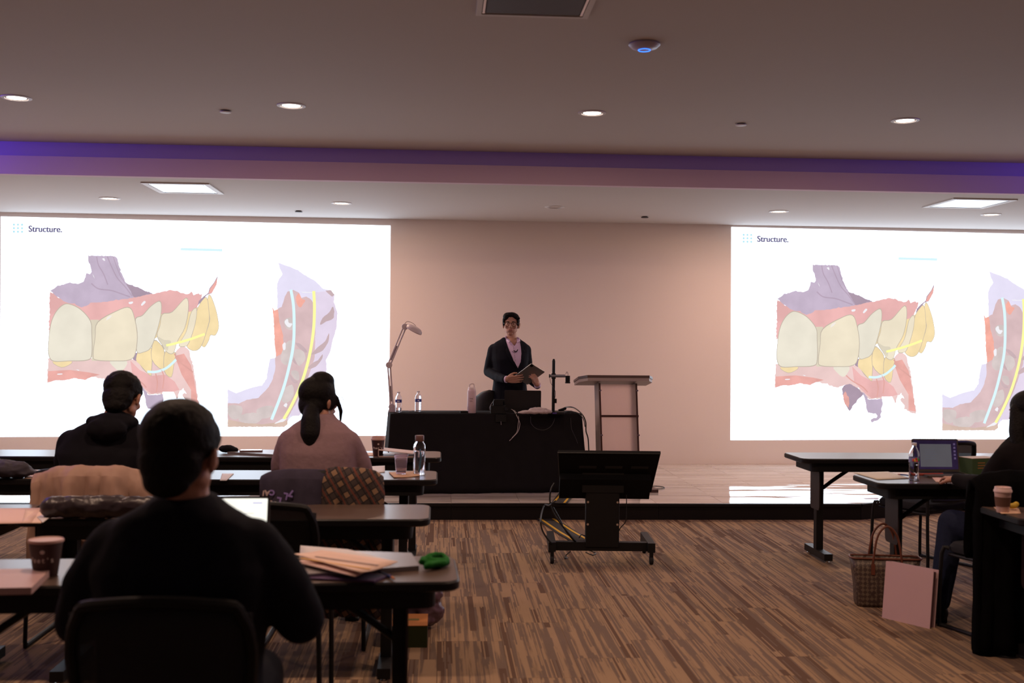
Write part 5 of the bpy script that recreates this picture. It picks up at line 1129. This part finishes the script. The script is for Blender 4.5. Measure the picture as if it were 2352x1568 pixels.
MB().tube([(-.002, .01, .012), (.006, .006, .10), (.003, 0, .15)], .0035, 8).build('straw', mat('teal_straw', (.05, .25, .33), .3), gb)
sheet('paper', [(838, 1072), (884, 1070), (884, 1085), (832, 1088)], PAPERW, 'white paper in front of the front left table leg, at the ponytailed person\'s right hand')
sheet('notepad', [(830, 1088), (870, 1087), (881, 1096), (832, 1098)], PINKP, 'pinkish notepad on the second left table, right of the ponytailed person', 'notepad', th=.006)
sheet('paper', [(510, 1088), (537, 1088), (520, 1104), (505, 1104)], PAPERW, 'sheet of white paper with a pen, second left table, right of the nearest head')
# front left table
bd_ = empty('ring_binder', tt(920, 1046), 0, 'open pinkish ring binder lying on the front left table, behind the plastic cup', 'binder')
BND = mat('binder_cover', (.56, .42, .40), .5, var=.03)
MB().box(-.15, .14, -.10, .10, 0, .004).build('lower_cover', BND, bd_, smooth=False)
MB().cbox((0, 0, .032), (.30, .20, .004), Euler((0, .10, 0))).build('upper_cover', BND, bd_, smooth=False)
MB().box(-.15, -.145, -.10, .10, 0, .046).build('spine', BND, bd_, smooth=False)
MB().tube([(-.12, 0, .006), (-.13, 0, .03), (-.10, 0, .038), (-.08, 0, .02)], .003, 8, smooth=4).build('ring', CHROME, bd_)
sheet('paper', [(826, 1040), (858, 1040), (858, 1047), (826, 1047)], PAPER, 'sheets of paper between the ponytailed person and the dark cup on the front left table')
lp2 = slab('closed_laptop', [(522, 1042), (575, 1036), (634, 1037), (632, 1048)], .014, GREYM, 'closed silver laptop on the front left table with a phone on it', 'laptop')
ph = empty('smartphone', tt(577, 1036, z=ZTB+.016), .1, 'smartphone in a reddish case lying on the closed silver laptop', 'phone'); 
MB().prism(rrect(.155, .078, .012), 0, .009).build('phone_case', mat('phone_case', (.20, .10, .10), .5), ph); MB().prism(rrect(.145, .068, .008), .009, .0098).build('screen', mat('pale_glass', (.5, .5, .55), .08), ph)
b = MB(); b.ell((0, 0, .03), (.06, .04, .028)); b.ell((.04, 0, .022), (.04, .03, .02)); o_ = b.build('pouch', HOOD); organic(o_, .006, 2, .012, .04); o_.location = tt(521, 1040); tag(o_, 'black pouch on the front left table just right of the nearest head', 'pouch')
# left edge things
DJ = mat('dark_jacket', (.035, .028, .04), .7, var=.3, scale=10, bump=.2)
b = MB(); b.ell((0, 0, .05), (.16, .10, .05)); b.ell((.06, 0, .03), (.13, .08, .03)); b.ell((-.1, .02, .07), (.10, .08, .05)); o_ = b.build('folded_jacket', DJ); organic(o_, .008, 3, .035, .07); o_.location = tt(8, 1097); tag(o_, 'dark jacket heaped on the second left table at the left frame edge', 'jacket')
sheet('paper', [(68, 1078), (122, 1084), (122, 1099), (55, 1099)], PAPER, 'cream papers beside the heaped jacket on the second left table')
sheet('paper', [(58, 1171), (116, 1179), (94, 1202), (50, 1202)], PAPER, 'small cream sheet on the third left table between the pinkish papers and booklet', z=ZTB+.002)
sheet('paper', [(-60, 1168), (95, 1168), (72, 1203), (-70, 1203)], PINKP, 'pinkish printed papers on the third left table at the left frame edge', curl=.004)
sheet('booklet', [(85, 1188), (113, 1178), (118, 1186), (98, 1201)], PAPERW, 'white booklet at the right side of the pinkish papers on the third left table', 'booklet', z=ZTB+.005)
RB = mat('dark_nylon', (.028, .019, .024), .35, var=.3, scale=14, bump=.3)
b = MB(); b.limb([((-.20, 0, .05), .048), ((0, 0, .05), .052), ((.20, .0, .05), .048), ((.27, 0, .06), .03)], 16); o_ = b.build('rolled_jacket', RB); organic(o_, .008, 3, .022, .05); o_.location = tt(225, 1190); tag(o_, 'rolled shiny dark jacket on the third left table, left of the nearest head', 'jacket')
# folder and laptop at the bottom left on the nearest table
PKL = mat('pink_notebook', (.50, .32, .30), .5, var=.05)
slab('notebook', [(-70, 1322), (118, 1320), (72, 1365), (-90, 1368)], .022, PKL, 'large pinkish closed notebook at the bottom left frame edge', 'notebook')
# clothes on chairs ----------------------------------------------------
BEI = mat('beige_nylon', (.38, .235, .18), .6, var=.12, scale=5); NVY = mat('navy_fleece', (.045, .038, .060), .9, var=.2, scale=25, bump=.2)
def hung(name, p, rz, hw, ztop, z_front, z_back, m, label, cat='jacket', folds=.018, th=.03, seed=1, bow=.06, shoulder=.05, disp=.02):
    """garment hanging over a chair back: outer side towards the viewer (-y)"""
    rnd = random.Random(seed); ph_ = [rnd.random()*6 for _ in range(4)]; R0 = []; N = 26
    prof = [(.06, z_front), (.05, (z_front+ztop)/2), (.045, ztop-.05), (.02, ztop-.008), (-.02, ztop), (-.055, ztop-.03), (-.065, ztop-.12), (-.075, (z_back+ztop)/2), (-.08, z_back*.7+ztop*.3*1), (-.085, z_back)]
    for y, z in prof:
        ring = []
        for i in range(N):
            u = -1+2*i/(N-1); dn = max(0, (ztop-z)/(ztop-z_back)); f_ = folds*dn**.5*(math.sin(u*9+ph_[0])+.7*math.sin(u*17+ph_[1]+dn*2)+.4*math.sin(u*31+ph_[2]))
            zz = z-shoulder*abs(u)**3*(1-.3*dn); ring.append((u*hw*(1+.06*dn), y+bow*u*u*(1 if y < 0 else .8)+(f_ if y < 0 else -f_*.5), zz))
        R0.append(ring)
    o_ = MB().rings(R0, cap=False, closed=False).build(name, m); mods(o_, ('SUBSURF', dict(levels=2, render_levels=2)), ('SOLIDIFY', dict(thickness=th, offset=0)), ('DISPLACE', dict(texture=cloud(.09), strength=disp, mid_level=.5)))
    o_.location = p; o_.rotation_euler = (0, 0, rz); return tag(o_, label, cat)
def backpt(px, d): q = at(px, 784, d=d); return Vector((q.x, q.y, 0))
hung('beige_jacket', backpt(215, 5.74-.285), 0, .285, .900, .60, .36, BEI, 'beige nylon jacket hung over the chair of the hooded person', seed=3, folds=.045, disp=.03, shoulder=.045)
nv = hung('navy_sweatshirt', backpt(697, 5.72-.275), 0, .200, .900, .62, .50, NVY, 'navy sweatshirt with white and purple letters hung on the ponytailed person\'s chair', 'sweatshirt', seed=5, folds=.014, shoulder=.04, th=.022, disp=.01)
# plaid material
pl = bpy.data.materials.new('plaid_wool'); pl.use_nodes = True; nt = pl.node_tree; p = nt.nodes['Principled BSDF']; p.inputs['Roughness'].default_value = .95
tc = nt.nodes.new('ShaderNodeTexCoord'); mp = nt.nodes.new('ShaderNodeMapping'); mp.inputs['Rotation'].default_value = (0, R_(32), 0); nt.links.new(tc.outputs['Object'], mp.inputs['Vector'])
def wave(dirn, sc, lo_, hi_):
    w_ = nt.nodes.new('ShaderNodeTexWave'); w_.bands_direction = dirn; w_.inputs['Scale'].default_value = sc; w_.inputs['Distortion'].default_value = .6; nt.links.new(mp.outputs[0], w_.inputs['Vector'])
    r_ = nt.nodes.new('ShaderNodeMapRange'); r_.inputs[1].default_value = lo_; r_.inputs[2].default_value = hi_; nt.links.new(w_.outputs['Fac'], r_.inputs[0]); return r_.outputs[0]
def mixc(f_, a, b2):
    x = nt.nodes.new('ShaderNodeMix'); x.data_type = 'RGBA'; nt.links.new(f_, x.inputs[0])
    for s_, q in ((6, a), (7, b2)):
        if isinstance(q, tuple): x.inputs[s_].default_value = (*q, 1)
        else: nt.links.new(q, x.inputs[s_])
    return x.outputs[2]
c0 = mixc(wave('X', 5.2, .45, .55), (.22, .13, .075), (.06, .04, .034)); c1_ = mixc(wave('Z', 5.2, .50, .60), c0, (.05, .034, .03)); c2 = mixc(wave('X', 10.4, .90, .96), c1_, (.012, .01, .012)); c3 = mixc(wave('Z', 10.4, .90, .96), c2, (.015, .01, .012)); c4 = mixc(wave('X', 5.2, .93, .97), c3, (.14, .04, .025))
nt.links.new(c4, p.inputs['Base Color'])
hung('plaid_coat', backpt(800, 5.72-.255), 0, .17, .905, .60, .20, pl, 'brown plaid wool coat hung over the right side of the ponytailed person\'s chair', 'coat', seed=9, folds=.022, th=.030, disp=.02)
bvn = bvh_of(nv)
def on_cloth(body, x, z, size, m, rz, name='sweatshirt_letter', mir=1, bold=.002):
    h_ = bvn.ray_cast(Vector((x, -3, z)), Vector((0, 1, 0)))
    if h_[0] is None: return
    t_ = text(body, size, m, nv, (x, h_[0].y-.006, z), rot=(PI/2, rz, 0), name=name, bold=bold, ext=.001); return t_
LW, LP = mat('letter_pale', (.62, .48, .46), .8), mat('letter_lilac', (.30, .22, .55), .8)
for ch, x_, m_ in zip('CAI', (-.122, -.148, -.176), (LP, LW, LW)): on_cloth(ch, x_, .806-(x_+.122)*-.12, .034, m_, R_(187))
for ch, x_, z_, m_ in zip('7LLH', (-.030, -.056, -.086, -.112), (.806, .792, .772, .752), (LP, LP, LP, LW)): on_cloth(ch, x_, z_, .044, m_, R_(192), bold=.0022)
# black coat on the right chair
hung('black_coat', backpt(2338, 5.90-.285), .12, .225, .90, .5, .015, mat('black_wool', (.004, .004, .0045), .95, var=.3, scale=15, spec=.1), 'long black coat hanging to the floor over the right edge chair', 'coat', seed=12, folds=.02, th=.045, bow=.05)

# floor things left ---------------------------------------------------
P1, P2 = at(877, 1487, z=0), at(981, 1487, z=0); wv = (P2-P1).length
bx = empty('cardboard_box', ((P1+P2)/2).xy.to_3d()+Vector((0, .12, 0)), .0, 'small dark green and orange cardboard box on the carpet under the left tables', 'box')
KR = mat('orange_card', (.42, .17, .06), .75, var=.08); GRC = mat('dark_green_card', (.035, .042, .014), .75, var=.1)
b = MB(); b.box(-wv/2, wv/2, -.12, .12, 0, .108); b.build('box_body', GRC, bx, smooth=False)
MB().box(-wv/2-.001, wv/2+.001, -.121, .121, .108, .111).build('box_lid', KR, bx, smooth=False)
PG = mat('olive_print', (.16, .13, .05), .8)
for a in ((-.075, -.01, .02, .06), (.015, .07, .02, .06), (-.005, .01, -.02, .09)): MB().box(a[0], a[1], a[2]-.04, a[3]-.04, .111, .1116).build('printed_patch', PG, bx, smooth=False)
SAT = mat('satin_purple', (.12, .07, .10), .35, var=.3, scale=12, bump=.3)
b = MB(); b.ell((0, 0, .10), (.13, .10, .10)); b.ell((.03, 0, .19), (.10, .08, .07)); b.ell((-.08, .02, .2), (.08, .08, .05)); o_ = b.build('satin_jacket', SAT); organic(o_, .009, 3, .045, .07); q = at(962, 1455, z=0); o_.location = (q.x, q.y+.12, 0); tag(o_, 'shiny purple jacket heaped on the carpet behind the small cardboard box', 'jacket')
b = MB(); b.ell((0, 0, .05), (.05, .10, .05)); b.ell((0, -.04, .08), (.04, .05, .05)); o_ = b.build('beige_slipper', PINKP); organic(o_, .007, 3); q = at(938, 1275, z=0); o_.location = (q.x, q.y, 0); tag(o_, 'small pinkish shoe on the carpet beside the aisle end of the third left row', 'shoe')

# ================================================================== RIGHT SIDE
# laptop turned to the person in black
SCD = emitter('laptop_dim_page', (.085, .078, .088), 1.0, .08, 5); SCP = emitter('laptop_violet_desktop', (.022, .012, .036), 1.0, .3, 6)
p_ = tt(2151, 1088); rt_, M3, s3 = laptop(p_, -.02, 'open laptop showing a dim document page on the second right table', w_=.295, dp=.21, hh=.205, scr=SCP, lid=mat('slate_lid', (.10, .085, .08), .4), open_=R_(10))
rt_.location = (p_.x, p_.y-.10, ZTB); 
MB(M3).box(-.100, .100, .030, .172, .0009, .0012).build('document_page', SCD, s3, smooth=False)
for k in range(5): MB(M3).box(-.07, -.01+.012*(k % 3), .135-.014*k, .138-.014*k, .0012, .0014).build('text_line', emitter('dim_text', (.08, .08, .10), 1), s3, smooth=False)
for k in range(5): MB(M3).box(.115, .128, .165-.022*k, .178-.022*k, .0009, .0012).build('desktop_icon', emitter('icon_lilac', (.09, .06, .13), 1), s3, smooth=False)
# spring water bottle
o_, l_ = pet(tt(2099, 1103), 'tall ribbed water bottle with a pink and yellow label on the second right table', h=.222, r=.031, wl=.62, lblm=mat('label_blue_pale', (.22, .24, .45), .4))
for i, (x, z, m_) in enumerate(((-.018, .124, mat('label_pink', (.65, .12, .15), .5)), (-.008, .122, mat('label_yellow', (.75, .5, .08), .5)), (.004, .120, mat('label_pink', (.65, .12, .15), .5)), (.012, .126, mat('label_green', (.05, .3, .06), .5)), (-.001, .129, mat('label_red', (.5, .03, .03), .5)))):
    MB().ell((x, -.0305, z), (.0075, .002, .009)).build('label_flower', m_, l_)
sheet('notepad', [(1960, 1086), (2040, 1084), (2090, 1099), (2016, 1102)], mat('paper_ivory', (.62, .55, .42), .7), 'cream notepad at the left end of the second right table', 'notepad', th=.004)
pn = tag(MB().tube([tt(2068, 1093)+Vector((0, 0, .010)), tt(2095, 1096)+Vector((0, 0, .010))], .004, 8).build('pen', mat('pen_blue', (.03, .05, .2), .3)), 'blue pen lying across the cream notepad on the second right table', 'pen')
MB().tube([tt(2062, 1092.5)+Vector((0, 0, .010)), tt(2068, 1093)+Vector((0, 0, .010))], [.002, .0045], 8).build('pen_cap', LIP, pn)
rc = tag(MB().tube([tt(2090, 1094)+Vector((0, 0, .013)), tt(2130, 1094)+Vector((0, 0, .013)), tt(2165, 1093)+Vector((0, 0, .012))], .008, 8, smooth=4).build('pencil_case', mat('red_case', (.30, .045, .03), .5, var=.1)), 'slim orange-red pencil case in front of the laptop on the second right table', 'pencil case')
sheet('paper', [(2140, 1096), (2250, 1096), (2260, 1107), (2150, 1107)], PINKP, 'pinkish papers lying right of the laptop on the second right table')
GBX = mat('green_card', (.045, .085, .03), .7, var=.06); p_ = tt(2250, 1090)
g4 = empty('green_box', (p_.x, p_.y+.02, ZTB), .25, 'green cardboard box with an orange print behind the arm of the person in black', 'box')
MB().box(-.095, .095, -.06, .06, 0, .105).build('box_body', GBX, g4, smooth=False); MB().box(-.096, .096, -.061, .061, .105, .108).build('box_lid', mat('box_top_pale', (.52, .42, .33), .7), g4, smooth=False)
for k in range(3): MB().box(-.055, -.0+.01*(k % 2), -.0612, -.0602, .075-.016*k, .082-.016*k).build('box_print', mat('print_orange', (.30, .15, .05), .7), g4, smooth=False)
# lidded coffee cup
p_ = at(2303, 1176, z=ZTB); cc = cup(p_, .105, .040, 'paper coffee cup with a pink lid and brown sleeve on the nearest right table', body=mat('cup_pale', (.58, .40, .37), .5, var=.04), lid=mat('lid_pink', (.64, .46, .44), .45))
MB().lathe([(.0318, .030), (.0365, .075), (.0377, .075), (.0330, .030)], n=32).build('sleeve', mat('brown_sleeve', (.14, .075, .055), .8, var=.1), cc)
sheet('napkin', [(2282, 1165), (2340, 1168), (2345, 1180), (2300, 1180)], NAP, 'tan napkin under the coffee cup on the nearest right table', 'napkin', th=.003)
p_ = tt(2318, 1170); b = MB(); b.ell((0, 0, .018), (.028, .018, .014)); b.ell((.02, 0, .026), (.014, .012, .014)); o_ = b.build('yellow_toy', mat('yellow_foam', (.62, .40, .03), .6, var=.1)); organic(o_, .004, 2); o_.location = tt(2325, 1172); o_.location.z += .004; tag(o_, 'small bright yellow wrapped snack beside the coffee cup', 'snack'); o_.name = 'snack'
# tote bag
CAN = bpy.data.materials.new('patterned_canvas'); CAN.use_nodes = True; nt = CAN.node_tree; p = nt.nodes['Principled BSDF']; p.inputs['Roughness'].default_value = .5
tc = nt.nodes.new('ShaderNodeTexCoord'); mp = nt.nodes.new('ShaderNodeMapping'); mp.inputs['Rotation'].default_value = (0, R_(45), 0); nt.links.new(tc.outputs['Object'], mp.inputs['Vector'])
ck_ = nt.nodes.new('ShaderNodeTexChecker'); ck_.inputs['Scale'].default_value = 55; nt.links.new(mp.outputs[0], ck_.inputs['Vector'])
nz = nt.nodes.new('ShaderNodeTexNoise'); nz.inputs['Scale'].default_value = 45; nt.links.new(tc.outputs['Object'], nz.inputs['Vector'])
c0 = mixc(ck_.outputs['Fac'], (.060, .036, .028), (.14, .105, .075)); rr = nt.nodes.new('ShaderNodeMapRange'); rr.inputs[1].default_value = .5; rr.inputs[2].default_value = .6; nt.links.new(nz.outputs['Fac'], rr.inputs[0])
nt.links.new(mixc(rr.outputs[0], c0, (.05, .03, .025)), p.inputs['Base Color'])
LEA = mat('tan_leather', (.14, .042, .022), .45, var=.15, scale=20)
q = at(2052, 1402, z=0); tg = empty('tote_bag', (q.x, q.y+.13, 0), -.15, 'brown patterned canvas tote bag with tan leather handles on the carpet', 'bag')
b = MB(); R0 = []
for z, wx, wy in ((0, .165, .065), (.02, .17, .07), (.12, .178, .072), (.22, .192, .066), (.285, .205, .058)): R0.append([(x, y, z) for x, y in rrect(2*wx, 2*wy, .04, 4)])
b.rings(R0, cap=False); b.add([v for v in R0[0]], [tuple(range(len(R0[0])))]); o_ = b.build('bag_body', CAN, tg); mods(o_, ('SOLIDIFY', dict(thickness=.004, offset=-1)), ('DISPLACE', dict(texture=cloud(.12), strength=.012, mid_level=.5)))
tr_ = R0[-1]; MB().tube(tr_+[tr_[0]], .006, 8).build('rim_piping', LEA, tg)
for sy in (-1, 1):
    MB().tube([(-.085, sy*.060, .21), (-.080, sy*.062, .29), (-.055, sy*.055, .42), (0, sy*.050, .475), (.055, sy*.055, .42), (.080, sy*.062, .29), (.085, sy*.060, .21)], .0065, 8, smooth=5).build('handle', LEA, tg)
    for sx in (-1, 1): MB().cbox((sx*.084, sy*.070, .225), (.022, .006, .065)).build('handle_tab', LEA, tg, smooth=False)
MB().prism(rrect(.36, .10, .04), .18, .185).build('lining', mat('bag_lining', (.22, .10, .10), .7), tg, smooth=False)
# white binder leaning against the bag
q1, q2 = at(2027, 1418, z=0), at(2135, 1444, z=0); tv = (q2-q1).normalized(); wB = (q2-q1).length
wb = empty('white_binder', q1, math.atan2(tv.y, tv.x), 'large pale pink-white ring binder standing upright against the tote bag', 'binder')
WB = mat('white_vinyl', (.62, .42, .44), .45, var=.02)
Mb = Matrix.Rotation(R_(-6), 4, 'X')
b = MB(Mb); b.box(0, wB, 0, .004, 0, .318); b.build('front_cover', WB, wb, smooth=False)
b = MB(Mb); b.box(0, wB, .046, .050, 0, .318); b.build('back_cover', WB, wb, smooth=False)
b = MB(Mb); b.box(-.004, 0, 0, .05, 0, .318); b.build('spine', WB, wb, smooth=False)
b = MB(Mb); b.box(.01, wB-.012, .008, .042, .004, .305); b.build('paper_block', mat('paper_block', (.10, .05, .055), .8), wb, smooth=False)
